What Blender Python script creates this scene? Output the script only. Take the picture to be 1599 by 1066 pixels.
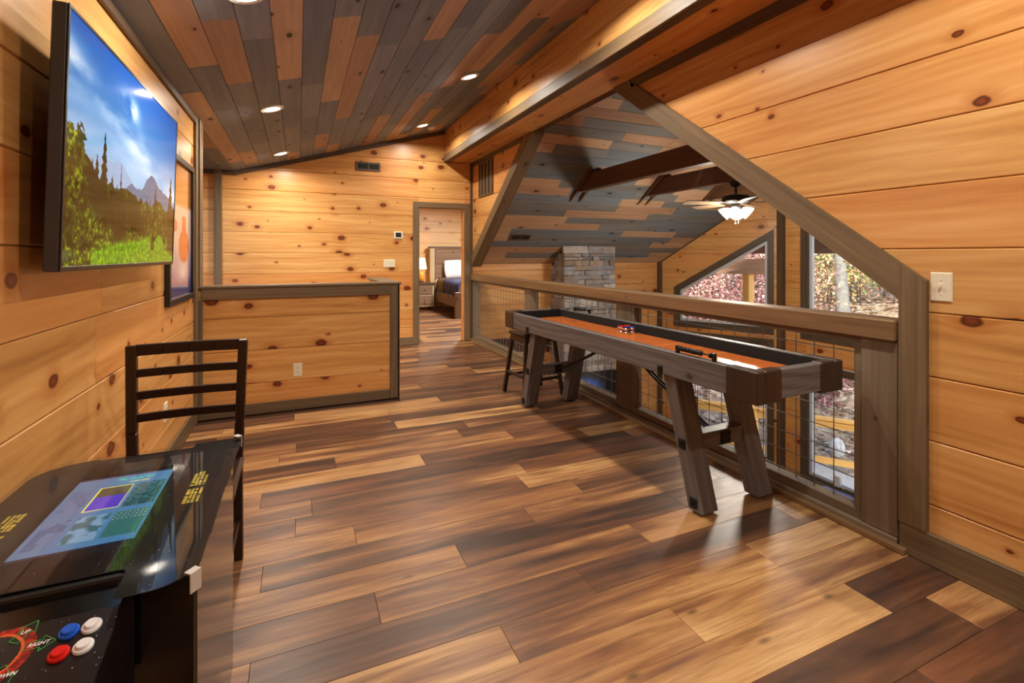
import bpy, bmesh, math, random
import numpy as np
from mathutils import Vector, Matrix

# ------------------------------------------------------------------ scene, camera, sky, sun, exposure
for o in list(bpy.data.objects): bpy.data.objects.remove(o)
SC = bpy.context.scene
COL = SC.collection
random.seed(7)

CAM_H = 1.33; YAW = math.radians(23.76)
cam = bpy.data.cameras.new('camera'); cam.sensor_fit = 'HORIZONTAL'; cam.sensor_width = 36
cam.lens = 760 / 1599 * 36; cam.shift_y = -(533 - 398) / 1599; cam.clip_start = .02; cam.clip_end = 300
camo = bpy.data.objects.new('camera', cam); COL.objects.link(camo)
camo.location = (0, 0, CAM_H); camo.rotation_euler = (math.pi / 2, 0, -YAW)
SC.camera = camo

world = bpy.data.worlds.new('world'); SC.world = world; world.use_nodes = True
wn = world.node_tree.nodes; wl = world.node_tree.links
sky = wn.new('ShaderNodeTexSky'); sky.sky_type = 'NISHITA'; sky.sun_disc = False
sky.sun_elevation = math.radians(38); sky.sun_rotation = math.radians(230); sky.air_density = 1.3; sky.dust_density = 3.5; sky.ozone_density = 1
bg = wn['Background']; bg.inputs['Strength'].default_value = .75
wl.new(sky.outputs[0], bg.inputs['Color'])
sun = bpy.data.lights.new('sun', 'SUN'); sun.energy = 2.6; sun.color = (1, .93, .82); sun.angle = math.radians(2)
suno = bpy.data.objects.new('sun', sun); COL.objects.link(suno)
suno.rotation_euler = Vector((.62, .30, -.62)).to_track_quat('-Z', 'Y').to_euler()
SC.view_settings.view_transform = 'Standard'; SC.view_settings.look = 'None'
SC.view_settings.exposure = 0.12; SC.view_settings.gamma = 1.0; SC.view_settings.use_curve_mapping = False
SC.cycles.use_denoising = True
SC.cycles.max_bounces = 10; SC.cycles.diffuse_bounces = 6; SC.cycles.glossy_bounces = 4; SC.cycles.transparent_max_bounces = 12
SC.cycles.sample_clamp_indirect = 6

LOFT_W = 28.0          # watts of one recessed downlight in the loft
LAMP_COL = (1.0, .90, .76)

# ------------------------------------------------------------------ helpers
def lin(r, g=None, b=None):
    if g is None: r, g, b = r
    f = lambda c: (c / 255 / 12.92) if c / 255 <= .04045 else ((c / 255 + .055) / 1.055) ** 2.4
    return (f(r), f(g), f(b), 1.0)

def V(*a): return Vector(a)

def tag(o, label=None, cat=None, group=None, kind=None):
    if label: o['label'] = label
    if cat: o['category'] = cat
    if group: o['group'] = group
    if kind: o['kind'] = kind
    return o

def thing(name, label, cat, loc=(0, 0, 0), rz=0, group=None):
    o = bpy.data.objects.new(name, None); COL.objects.link(o)
    o.empty_display_size = .1; o.location = loc; o.rotation_euler = (0, 0, rz)
    return tag(o, label, cat, group)

def struct(name, label=None):
    o = bpy.data.objects.new(name, None); COL.objects.link(o); o.empty_display_size = .1
    return tag(o, label, None, None, 'structure')

class MB:
    def __init__(s): s.v = []; s.f = []; s.uv = []; s.mi = []
    def add(s, verts, faces, grain=None, M=None, mi=0, uvs=None):
        vs = [Vector(p) for p in verts]; b = len(s.v)
        if grain is None:
            lo = [min(p[i] for p in vs) for i in range(3)]; hi = [max(p[i] for p in vs) for i in range(3)]
            k = max(range(3), key=lambda i: hi[i] - lo[i]); grain = [0, 0, 0]; grain[k] = 1
        g0 = Vector(grain).normalized()
        for fc in faces:
            s.f.append([b + i for i in fc]); s.mi.append(mi)
            if uvs: s.uv.append([uvs[i] for i in fc]); continue
            n = Vector((0, 0, 0))
            for i in range(len(fc)):
                p, q = vs[fc[i]], vs[fc[(i + 1) % len(fc)]]
                n += p.cross(q)
            n = n.normalized() if n.length > 1e-12 else Vector((0, 0, 1))
            g = g0
            if abs(n.dot(g)) > .9: g = Vector((g0.y, g0.z, g0.x))
            g = (g - n * n.dot(g)).normalized(); t = n.cross(g)
            s.uv.append([(vs[i].dot(g), vs[i].dot(t)) for i in fc])
        s.v += [(M @ p) if M is not None else p for p in vs]
        return s
    def box(s, lo, hi, grain=None, bev=0.0, M=None, mi=0):
        x0, y0, z0 = lo; x1, y1, z1 = hi
        if x0 > x1: x0, x1 = x1, x0
        if y0 > y1: y0, y1 = y1, y0
        if z0 > z1: z0, z1 = z1, z0
        if not bev:
            vs = [(x0, y0, z0), (x1, y0, z0), (x1, y1, z0), (x0, y1, z0), (x0, y0, z1), (x1, y0, z1), (x1, y1, z1), (x0, y1, z1)]
            return s.add(vs, [(0, 3, 2, 1), (4, 5, 6, 7), (0, 1, 5, 4), (1, 2, 6, 5), (2, 3, 7, 6), (3, 0, 4, 7)], grain, M, mi)
        bm = bmesh.new(); bmesh.ops.create_cube(bm, size=1)
        for w in bm.verts: w.co = Vector(((x0 + x1) / 2 + w.co.x * (x1 - x0), (y0 + y1) / 2 + w.co.y * (y1 - y0), (z0 + z1) / 2 + w.co.z * (z1 - z0)))
        bev = min(bev, .45 * min(x1 - x0, y1 - y0, z1 - z0))
        bmesh.ops.bevel(bm, geom=list(bm.edges), offset=bev, segments=1, profile=.5, affect='EDGES')
        bm.verts.index_update()
        s.add([w.co.copy() for w in bm.verts], [[w.index for w in f.verts] for f in bm.faces], grain, M, mi); bm.free()
        return s
    def bar(s, p0, p1, w, t, up=(0, 0, 1), bev=0.0, mi=0):
        p0, p1 = Vector(p0), Vector(p1); x = (p1 - p0); L = x.length; x.normalize()
        u = Vector(up); y = u.cross(x).normalized(); z = x.cross(y)
        M = Matrix.Translation(p0) @ Matrix((x, y, z)).transposed().to_4x4()
        return s.box((0, -w / 2, -t / 2), (L, w / 2, t / 2), (1, 0, 0), bev, M, mi)
    def prism(s, poly, d, grain=None, mi=0):
        d = Vector(d); P = [Vector(p) for p in poly]; n = len(P)
        return s.add(P + [p + d for p in P], [list(range(n))[::-1], list(range(n, 2 * n))] + [[i, (i + 1) % n, n + (i + 1) % n, n + i] for i in range(n)], grain, None, mi)
    def cyl(s, p0, p1, r0, r1=None, seg=14, mi=0, caps=True):
        return s.tube([p0, p1], [r0, r0 if r1 is None else r1], seg, mi, caps)
    def tube(s, pts, r, seg=8, mi=0, caps=True):
        P = [Vector(p) for p in pts]; n = len(P); R = r if isinstance(r, (list, tuple)) else [r] * n
        vs = []; prev = None
        for i, p in enumerate(P):
            d = (P[min(i + 1, n - 1)] - P[max(i - 1, 0)]).normalized()
            if prev is None: a = d.orthogonal().normalized()
            else: a = (prev - d * prev.dot(d)).normalized()
            prev = a; b = d.cross(a)
            for k in range(seg):
                t = 2 * math.pi * k / seg; vs.append(p + (a * math.cos(t) + b * math.sin(t)) * R[i])
        fs = [[i * seg + k, i * seg + (k + 1) % seg, (i + 1) * seg + (k + 1) % seg, (i + 1) * seg + k] for i in range(n - 1) for k in range(seg)]
        if caps: fs += [list(range(seg))[::-1], list(range((n - 1) * seg, n * seg))]
        return s.add(vs, fs, (P[-1] - P[0]) if (P[-1] - P[0]).length > 1e-6 else (0, 0, 1), None, mi)
    def lathe(s, prof, c=(0, 0, 0), seg=20, mi=0, M=None):
        vs = []; n = len(prof)
        for r, z in prof:
            for k in range(seg):
                t = 2 * math.pi * k / seg; vs.append((c[0] + r * math.cos(t), c[1] + r * math.sin(t), c[2] + z))
        fs = [[i * seg + k, i * seg + (k + 1) % seg, (i + 1) * seg + (k + 1) % seg, (i + 1) * seg + k] for i in range(n - 1) for k in range(seg)]
        if prof[0][0] > 1e-5: fs.append(list(range(seg))[::-1])
        if prof[-1][0] > 1e-5: fs.append(list(range((n - 1) * seg, n * seg)))
        return s.add(vs, fs, (0, 0, 1), M, mi)
    def sphere(s, c, r, seg=12, rings=8, sc=(1, 1, 1), mi=0):
        vs = [(0, 0, -1)]
        for i in range(1, rings):
            a = -math.pi / 2 + math.pi * i / rings
            for k in range(seg):
                t = 2 * math.pi * k / seg; vs.append((math.cos(a) * math.cos(t), math.cos(a) * math.sin(t), math.sin(a)))
        vs.append((0, 0, 1)); fs = [[0, 1 + (k + 1) % seg, 1 + k] for k in range(seg)]
        for i in range(rings - 2):
            for k in range(seg):
                a = 1 + i * seg; fs.append([a + k, a + (k + 1) % seg, a + seg + (k + 1) % seg, a + seg + k])
        a = 1 + (rings - 2) * seg; fs += [[a + k, a + (k + 1) % seg, len(vs) - 1] for k in range(seg)]
        return s.add([(c[0] + r * sc[0] * p[0], c[1] + r * sc[1] * p[1], c[2] + r * sc[2] * p[2]) for p in vs], fs, (1, 0, 0), None, mi)
    def build(s, name, mat, parent=None, smooth=None, recalc=True):
        me = bpy.data.meshes.new(name); me.from_pydata([tuple(p) for p in s.v], [], s.f)
        ul = me.uv_layers.new(name='UVMap'); flat = [c for f in s.uv for p in f for c in p]
        ul.data.foreach_set('uv', flat)
        mats = mat if isinstance(mat, (list, tuple)) else [mat]
        for m in mats: me.materials.append(m)
        if len(mats) > 1: me.polygons.foreach_set('material_index', s.mi)
        if recalc:
            bm = bmesh.new(); bm.from_mesh(me); bmesh.ops.recalc_face_normals(bm, faces=bm.faces); bm.to_mesh(me); bm.free()
        if smooth:
            me.shade_smooth(); me.set_sharp_from_angle(angle=math.radians(smooth))
        o = bpy.data.objects.new(name, me); COL.objects.link(o)
        if parent is not None: o.parent = parent
        return o

def bx(name, lo, hi, mat, parent=None, grain=None, bev=.003):
    return MB().box(lo, hi, grain, bev).build(name, mat, parent)

# ------------------------------------------------------------------ node materials
class NT:
    def __init__(s, name):
        s.m = bpy.data.materials.new(name); s.m.use_nodes = True; s.t = s.m.node_tree
        s.b = s.t.nodes['Principled BSDF']; s.out = s.t.nodes['Material Output']
    def n(s, typ, ins=None, **props):
        nd = s.t.nodes.new('ShaderNode' + typ)
        for k, v in props.items(): setattr(nd, k, v)
        for k, v in (ins or {}).items(): s.set(nd.inputs[k], v)
        return nd
    def set(s, sock, v):
        if isinstance(v, bpy.types.NodeSocket): s.t.links.new(v, sock)
        elif isinstance(v, bpy.types.Node): s.t.links.new(v.outputs[0], sock)
        else: sock.default_value = v
    def math(s, op, a, b=0.0, c=None, clamp=False):
        nd = s.t.nodes.new('ShaderNodeMath'); nd.operation = op; nd.use_clamp = clamp
        s.set(nd.inputs[0], a); s.set(nd.inputs[1], b)
        if c is not None: s.set(nd.inputs[2], c)
        return nd.outputs[0]
    def vmath(s, op, a, b=(0, 0, 0)):
        nd = s.t.nodes.new('ShaderNodeVectorMath'); nd.operation = op; s.set(nd.inputs[0], a); s.set(nd.inputs[1], b); return nd.outputs[0]
    def xyz(s, x, y, z=0.0):
        return s.n('CombineXYZ', {0: x, 1: y, 2: z}).outputs[0]
    def mapr(s, v, a, b, c, d, smooth=False):
        return s.n('MapRange', {0: v, 1: a, 2: b, 3: c, 4: d}, clamp=True, interpolation_type='SMOOTHSTEP' if smooth else 'LINEAR').outputs[0]
    def noise(s, vec, scale=1, detail=3, rough=.5, dist=0, dim='3D'):
        return s.n('TexNoise', {'Vector': vec, 'Scale': scale, 'Detail': detail, 'Roughness': rough, 'Distortion': dist}, noise_dimensions=dim).outputs[0]
    def ramp(s, fac, stops, interp='LINEAR'):
        nd = s.n('ValToRGB', {0: fac}); e = nd.color_ramp; e.interpolation = interp
        while len(e.elements) < len(stops): e.elements.new(.5)
        for el, (p, c) in zip(e.elements, stops): el.position = p; el.color = c
        return nd.outputs[0]
    def mix(s, f, a, b, blend='MIX'):
        nd = s.n('Mix', None, data_type='RGBA', blend_type=blend)
        s.set(nd.inputs[0], f); s.set(nd.inputs[6], a); s.set(nd.inputs[7], b); return nd.outputs[2]
    def val(s, col, v):
        return s.n('HueSaturation', {'Value': v, 'Color': col}).outputs[0]
    def bump(s, h, strength=.2, dist=.005):
        s.set(s.b.inputs['Normal'], s.n('Bump', {'Height': h, 'Strength': strength, 'Distance': dist}).outputs[0])
    def done(s, col=None, rough=.5, spec=.5, metal=0.0, coat=0.0):
        if col is not None: s.set(s.b.inputs['Base Color'], col)
        s.set(s.b.inputs['Roughness'], rough); s.b.inputs['Specular IOR Level'].default_value = spec
        s.b.inputs['Metallic'].default_value = metal; s.b.inputs['Coat Weight'].default_value = coat; s.b.inputs['Coat Roughness'].default_value = .1
        return s.m

def wood(name, stops, knots=.55, ksize=.165, kscale=(3.1, 4.6), kcol=((74, 30, 12), (128, 62, 28)), halo=(178, 104, 48), halo_amt=.75, grain=(.9, 17), rough=.36, tone=.16,
         lines=.0, bump=.12, spec=.45, tint=None, coat=0.0):
    t = NT(name); uv = t.n('TexCoord').outputs['UV']; rnd = t.n('ObjectInfo').outputs['Random']
    p = t.vmath('ADD', uv, t.xyz(t.math('MULTIPLY', rnd, 61.7), t.math('MULTIPLY', rnd, 123.3)))
    sp = t.n('SeparateXYZ', {0: p}); X, Y = sp.outputs[0], sp.outputs[1]
    r2 = t.math('FRACT', t.math('MULTIPLY', rnd, 17.31)); bend = 0.0
    if knots:
        vo = t.n('TexVoronoi', {'Vector': t.vmath('MULTIPLY', p, (kscale[0], kscale[1], 1)), 'Scale': 1.0, 'Randomness': .95}, voronoi_dimensions='2D', feature='F1')
        cr = t.n('SeparateColor', {0: vo.outputs['Color']})
        on = t.math('GREATER_THAN', cr.outputs[0], 1 - knots)
        rad = t.math('MULTIPLY', t.mapr(t.math('POWER', cr.outputs[1], 1.7), 0, 1, .16 * ksize, ksize), on)
        wob = t.math('MULTIPLY', t.math('SUBTRACT', t.noise(p, 26, 2), .5), .05)
        d = t.math('DIVIDE', t.math('ADD', vo.outputs['Distance'], wob), t.math('MAXIMUM', rad, .002))
        core = t.math('MULTIPLY', t.mapr(d, .75, 1.12, 1, 0, True), on)
        inner = t.mapr(d, .15, .95, 1, 0)
        hal = t.math('MULTIPLY', t.math('POWER', t.mapr(d, .8, 3.4, 1, 0), 1.6), on)
        bend = t.math('MULTIPLY', hal, .035)
    yb = t.math('ADD', Y, bend) if knots else Y
    g = t.noise(t.xyz(t.math('MULTIPLY', X, grain[0]), t.math('MULTIPLY', yb, grain[1]), r2), 1, 5, .62, .35)
    br = t.noise(t.xyz(t.math('MULTIPLY', X, .45), t.math('MULTIPLY', yb, 3.4), r2), 1, 2, .5, .2)
    fac = t.math('ADD', t.math('MULTIPLY', g, .62), t.math('MULTIPLY', br, .38))
    if lines:
        wv = t.math('SINE', t.math('ADD', t.math('MULTIPLY', yb, 120), t.math('MULTIPLY', t.noise(t.xyz(t.math('MULTIPLY', X, 1.1), t.math('MULTIPLY', yb, 5), r2), 1, 2), 26)))
        fac = t.math('ADD', fac, t.math('MULTIPLY', wv, lines))
    col = t.ramp(fac, [(q, lin(c)) for q, c in stops])
    if tint is not None: col = t.mix(t.math('MULTIPLY', t.mapr(r2, .35, 1, 0, 1), tint[1]), col, lin(tint[0]))
    if knots:
        col = t.mix(t.math('MULTIPLY', hal, halo_amt), col, lin(halo))
        col = t.mix(core, col, t.mix(inner, lin(kcol[0]), lin(kcol[1])))
    col = t.val(col, t.math('ADD', 1 - tone / 2, t.math('MULTIPLY', r2, tone)))
    if bump: t.bump(g, bump, .004)
    return t.done(col, rough, spec, 0, coat)

def plain(name, c, rough=.5, metal=0.0, spec=.5, var=.0, scale=20, coat=0.0, bump=0):
    t = NT(name); col = lin(c)
    co = t.n('TexCoord').outputs['Object']; nz = t.noise(co, scale, 3)
    col = t.mix(t.mapr(nz, .3, .7, 0, 1), tuple(x * (1 - var) for x in col[:3]) + (1,), tuple(min(1, x * (1 + var)) for x in col[:3]) + (1,))
    if bump: t.bump(nz, bump, .003)
    return t.done(col, rough, spec, metal, coat)

def emit(name, c, strength):
    t = NT(name); t.b.inputs['Base Color'].default_value = lin(c)
    t.b.inputs['Emission Color'].default_value = lin(c); t.b.inputs['Emission Strength'].default_value = strength
    return t.m

def vcol(name, emission=0.0, rough=.3, spec=.5, coat=0.0):
    t = NT(name); a = t.n('VertexColor', None, layer_name='Col').outputs[0]
    t.set(t.b.inputs['Base Color'], a)
    if emission:
        t.set(t.b.inputs['Emission Color'], a); t.b.inputs['Emission Strength'].default_value = emission
        t.set(t.b.inputs['Base Color'], (.01, .01, .01, 1))
    return t.done(None, rough, spec, 0, coat)

def glass(name, tint=(1, 1, 1, 1), refl=.7):
    t = NT(name); t.t.nodes.remove(t.b)
    tr = t.n('BsdfTransparent', {0: tint}); gl = t.n('BsdfGlossy', {'Color': (1, 1, 1, 1), 'Roughness': .02})
    fr = t.n('Fresnel', {0: 1.45}); mx = t.n('MixShader', {0: t.math('MULTIPLY', fr.outputs[0], refl), 1: tr.outputs[0], 2: gl.outputs[0]})
    t.t.links.new(mx.outputs[0], t.out.inputs[0]); return t.m

PINE = wood('pine', [(.27, (164, 104, 52)), (.42, (203, 146, 82)), (.54, (218, 164, 98)), (.72, (236, 190, 128))], rough=.34, tone=.20, tint=((186, 114, 58), .5), lines=.03)
PINE_PALE = wood('pine_pale', [(.22, (205, 160, 108)), (.45, (226, 184, 132)), (.6, (233, 196, 146)), (.8, (240, 208, 164))], rough=.4, tone=.12)
TRIM = wood('trim_stain', [(.24, (74, 59, 42)), (.45, (104, 85, 62)), (.60, (120, 99, 73)), (.80, (142, 119, 90))], knots=.14, ksize=.10, kcol=((52, 36, 24), (70, 50, 34)), halo=(96, 74, 52), rough=.5, tone=.18, grain=(1.6, 42))
TRIM_DARK = wood('trim_dark', [(.2, (62, 48, 34)), (.5, (86, 68, 50)), (.8, (106, 86, 64))], knots=.1, ksize=.08, kcol=((40, 30, 20), (58, 44, 30)), halo=(70, 55, 40), rough=.5, tone=.15, grain=(1.6, 42))
BEAM = wood('beam_brown', [(.2, (66, 42, 26)), (.5, (92, 58, 34)), (.8, (116, 76, 46))], knots=.1, ksize=.08, kcol=((40, 24, 14), (60, 36, 22)), halo=(70, 44, 28), rough=.6, tone=.15, grain=(1.4, 26))
def stain(n, a, b, c): return wood(n, [(.2, a), (.5, b), (.8, c)], knots=.5, ksize=.10, kscale=(2.4, 5), kcol=((48, 36, 28), (66, 48, 36)), halo=tuple(int(x * .8) for x in a), halo_amt=.5, rough=.62, tone=.22, grain=(1.3, 24), spec=.3)
STAINS = [stain('stain_grey', (98, 102, 112), (122, 127, 138), (144, 149, 158)), stain('stain_brown', (142, 112, 96), (170, 138, 120), (190, 160, 140)), stain('stain_tan', (156, 126, 106), (182, 152, 130), (202, 174, 150)), stain('stain_slate', (84, 92, 106), (108, 116, 130), (128, 135, 147))]
STAINS_G = [stain('stain_great_grey', (96, 93, 90), (118, 115, 111), (138, 134, 129)), stain('stain_great_brown', (146, 110, 82), (172, 134, 104), (192, 156, 126)), stain('stain_great_tan', (160, 126, 96), (186, 150, 118), (204, 172, 142)), stain('stain_great_slate', (88, 93, 99), (110, 115, 121), (130, 134, 139))]
def floor_mat():
    t = NT('floor_plank'); uv = t.n('TexCoord').outputs['UV']; rnd = t.n('ObjectInfo').outputs['Random']
    p = t.vmath('ADD', uv, t.xyz(t.math('MULTIPLY', rnd, 71.7), t.math('MULTIPLY', rnd, 131.3)))
    sp = t.n('SeparateXYZ', {0: p}); X, Y = sp.outputs[0], sp.outputs[1]
    r2 = t.math('FRACT', t.math('MULTIPLY', rnd, 13.7)); r3 = t.math('FRACT', t.math('MULTIPLY', rnd, 37.1))
    base = t.ramp(r2, [(0, lin(84, 60, 46)), (.3, lin(112, 78, 56)), (.56, lin(136, 95, 65)), (.64, lin(178, 134, 86)), (1, lin(200, 158, 106))])
    dark = t.ramp(r3, [(0, lin(66, 46, 36)), (.5, lin(104, 62, 40)), (1, lin(122, 88, 60))])
    br = t.noise(t.xyz(t.math('MULTIPLY', X, .75), t.math('MULTIPLY', Y, 7.0), r3), 1, 3, .55, .3)
    g = t.noise(t.xyz(t.math('MULTIPLY', X, 3.0), t.math('MULTIPLY', Y, 75), r2), 1, 5, .65, .3)
    br2 = t.noise(t.xyz(t.math('MULTIPLY', X, 1.6), t.math('MULTIPLY', Y, 15.0), r2), 1, 4, .6, .6)
    tone_ = t.math('ADD', t.math('ADD', t.math('MULTIPLY', t.math('SUBTRACT', br, .5), 1.0), t.math('MULTIPLY', t.math('SUBTRACT', br2, .5), .7)), t.mapr(r2, 0, 1, .23, .66))
    col = t.ramp(tone_, [(.14, lin(62, 44, 36)), (.32, lin(98, 66, 48)), (.46, lin(128, 86, 58)), (.56, lin(158, 114, 72)), (.66, lin(186, 142, 92)), (.84, lin(206, 166, 114))])
    col = t.mix(t.math('MULTIPLY', t.mapr(r3, .5, 1, 0, .45), t.mapr(br, .45, .6, 0, 1)), col, lin(122, 66, 40))
    col = t.mix(t.mapr(g, .50, .75, 0, .5), col, lin(60, 42, 32))
    wv = t.math('SINE', t.math('ADD', t.math('MULTIPLY', Y, 300), t.math('MULTIPLY', t.noise(t.xyz(t.math('MULTIPLY', X, 1.6), t.math('MULTIPLY', Y, 9), r2), 1, 2), 46)))
    col = t.mix(t.mapr(wv, .3, 1, 0, .10), col, lin(84, 56, 38))
    vo = t.n('TexVoronoi', {'Vector': t.vmath('MULTIPLY', p, (2.2, 5.5, 1)), 'Scale': 1.0}, voronoi_dimensions='2D'); cr = t.n('SeparateColor', {0: vo.outputs['Color']})
    k = t.math('MULTIPLY', t.math('GREATER_THAN', cr.outputs[0], .72), t.mapr(t.math('ADD', vo.outputs['Distance'], t.math('MULTIPLY', t.noise(p, 30), .06)), .04, .12, .7, 0, True))
    col = t.mix(k, col, lin(76, 50, 34))
    t.bump(g, .12, .002)
    return t.done(col, t.mapr(g, 0, 1, .30, .44), .5)
FLOORM = floor_mat()
WHITE = plain('white_plastic', (236, 232, 222), .35)
IVORY = plain('ivory_plastic', (228, 220, 196), .35)
VINYL = plain('white_vinyl', (196, 202, 208), .4)
BLACK = plain('black_plastic', (14, 14, 15), .35)
GLOSSBLACK = plain('black_laminate', (16, 14, 14), .16, coat=.3)
METAL_BLACK = plain('black_iron', (22, 22, 25), .45, .3)
STEEL = plain('galvanised_wire', (150, 152, 156), .35, .85)
CHROME = plain('chrome', (225, 225, 230), .12, 1.0)
GLASS = glass('window_glass')
DARKMETAL = plain('bronze_metal', (50, 44, 40), .45, .5)

def clip(poly, a, b, c):
    out = []; n = len(poly)
    for i in range(n):
        p, q = poly[i], poly[(i + 1) % n]; dp = a * p[0] + b * p[1] + c; dq = a * q[0] + b * q[1] + c
        if dp >= -1e-9: out.append(p)
        if (dp > 1e-9 and dq < -1e-9) or (dp < -1e-9 and dq > 1e-9):
            t = dp / (dp - dq); out.append((p[0] + t * (q[0] - p[0]), p[1] + t * (q[1] - p[1])))
    res = []
    for p in out:
        if not res or math.hypot(p[0] - res[-1][0], p[1] - res[-1][1]) > 1e-6: res.append(p)
    if len(res) > 1 and math.hypot(res[0][0] - res[-1][0], res[0][1] - res[-1][1]) < 1e-6: res.pop()
    return res if len(res) >= 3 else []

def band(poly, v0, v1): 
    q = clip(poly, 0, 1, -v0); return clip(q, 0, -1, v1) if q else []
def uband(poly, u0, u1):
    q = clip(poly, 1, 0, -u0); return clip(q, -1, 0, u1) if q else []

class Frame:
    def __init__(s, O, U, Vv, N): s.O, s.U, s.V, s.N = Vector(O), Vector(U).normalized(), Vector(Vv).normalized(), Vector(N).normalized()
    def p(s, u, v, n=0.0): return s.O + s.U * u + s.V * v + s.N * n

def one_board(fr, poly, v0, v1, mat, parent, name='board', th=.02, gap=.0012, ch=.0045, proud=0.0):
    a = band(poly, v0 + gap, v1 - gap); b = band(poly, v0 + gap + ch, v1 - gap - ch)
    if not a: return None
    if not b or len(a) != len(b): b = a; c = 0.0
    else: c = ch
    n = len(a); vs = []; uv = []
    for pts, d in ((a, -th), (a, -c), (b, 0.0)):
        for (u, v) in pts: vs.append(fr.p(u, v, d + proud)); uv.append((u, v + (d if pts is a else 0)))
    fs = [list(range(n))[::-1], list(range(2 * n, 3 * n))]
    for L in (0, 1):
        fs += [[L * n + i, L * n + (i + 1) % n, (L + 1) * n + (i + 1) % n, (L + 1) * n + i] for i in range(n)]
    m = MB(); m.add(vs, fs, None, None, 0, uv)
    return m.build(name, mat, parent)

def boards(parent, fr, polys, seams, mat, splits=None, name='board', ch=.0045, th=.02, jit=0.0):
    for poly in polys:
        lo = min(p[1] for p in poly); hi = max(p[1] for p in poly)
        ss = [lo] + [s for s in seams if lo + .012 < s < hi - .012] + [hi]
        for i, (a, b) in enumerate(zip(ss, ss[1:])):
            strip = band(poly, a, b)
            if not strip: continue
            u0 = min(p[0] for p in strip); u1 = max(p[0] for p in strip)
            cuts = [u0] + [c for c in (splits(a) if splits else []) if u0 + .05 < c < u1 - .05] + [u1]
            for c0, c1 in zip(cuts, cuts[1:]):
                q = uband(strip, c0 + (.0008 if c0 > u0 else 0), c1 - (.0008 if c1 < u1 else 0))
                if q: one_board(fr, q, a, b, random.choice(mat) if isinstance(mat, list) else mat, parent, name, th, ch=ch, proud=random.uniform(-jit, jit))

BACKM = plain('wall_backing', (92, 58, 30), .8, var=.1)
def wall(name, label, fr, polys, seams, mat=None, back=.12, splits=None, boarded=True, skip=None):
    m = MB()
    for poly in polys:
        m.prism([fr.p(u, v, -.02) for u, v in poly], fr.N * -(back - .02))
    root = m.build(name, BACKM if boarded else (mat or PINE)); tag(root, label, None, None, 'structure')
    if boarded: boards(root, fr, polys, seams, mat or PINE, splits)
    return root
SEAMS = [.253 + .276 * k for k in range(-12, 14)]
# ------------------------------------------------------------------ the loft: floor, walls, ceiling
XL, XR, YF, YP = -.75, 2.5, 7.22, 4.6
CZ0, CS = 2.42, .29                                   # loft ceiling height at the left wall and its slope
def ceil_z(x): return CZ0 + CS * max(0.0, x - XL)
EZ, PITCH, YE1, YE0, YR = 1.19, .745, 7.23, 1.31, 4.27  # great room eave height, pitch, eaves, ridge
RZ = EZ + PITCH * (YE1 - YR)

slab = MB()
slab.box((-2.0, -2.6, -.25), (2.60, YP + .12, -.012)).box((.72, YP + .12, -.25), (2.60, 5.65, -.012)).box((-2.0, 5.65, -.25), (2.60, YF, -.012)).box((.9, YF, -.25), (5.2, 12.2, -.012))
floor = slab.build('floor', plain('floor_underlay', (70, 46, 32), .5)); tag(floor, 'brown wood plank floor of the loft and the bedroom beyond the door', None, None, 'structure')
PW, PL = .178, 1.22
rows = []
y = 1.62 - PW * 9
rf = random.Random(21)
while y < 12.1:
    y1 = y + PW
    x0, x1 = (XL, XR - .02) if y < YF - .05 else (1.0, 5.0)
    spans = [(x0, x1)]
    if y1 > YP and y < YP + .12: spans = [(.86, x1)]
    elif y1 > YP + .12 and y < 5.65: spans = [(.86, x1)]
    elif y >= 5.65 and y < YF - .05: spans = [(XL, x1)]
    fixed = {round(1.62 - 0 * PW, 3): 1.079, round(1.62 + 2 * PW, 3): .662, round(1.62 + 3 * PW, 3): 1.085, round(1.62 + 4 * PW, 3): .25}
    off = fixed.get(round(y, 3), rf.uniform(-.6, .6))
    for a, b in spans:
        k = math.floor((a - off) / PL); c = off + k * PL
        while c < b:
            u0, u1 = max(a, c), min(b, c + PL)
            if u1 - u0 > .04:
                MB().box((u0 + .0006, max(y, -0.2) + .0006, -.012), (u1 - .0006, y1 - .0006, rf.uniform(-.0005, 0)), (1, 0, 0), .0009).build('floor_plank', FLOORM, floor)
            c += PL
    y = y1

# left wall
wall('wall_left', 'honey pine plank wall behind the television and the poster', Frame((XL, 0, 0), (0, 1, 0), (0, 0, 1), (1, 0, 0)), [[(-2.5, 0), (YP, 0), (YP, CZ0), (-2.5, CZ0)]], SEAMS,
     splits=lambda a: {3: [2.49], 4: [2.55], 6: [1.1], 2: [1.3]}.get(round((a - .253) / .276) + 1, []))
# far wall with the bedroom door
DX0, DX1, DZ = 1.647, 2.372, 2.04
fw = [[(-2.0, 0), (DX0, 0), (DX0, ceil_z(DX0)), (XL, CZ0), (-2.0, CZ0)], [(DX0, DZ), (DX1, DZ), (DX1, 2.765 + .5), (2.06, ceil_z(2.06)), (DX0, ceil_z(DX0))], [(DX1, 0), (XR, 0), (XR, 3.2), (DX1, 3.2)]]
wall('wall_far', 'honey pine plank wall around the bedroom door at the end of the loft', Frame((0, YF, 0), (1, 0, 0), (0, 0, 1), (0, -1, 0)), fw, SEAMS)
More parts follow.
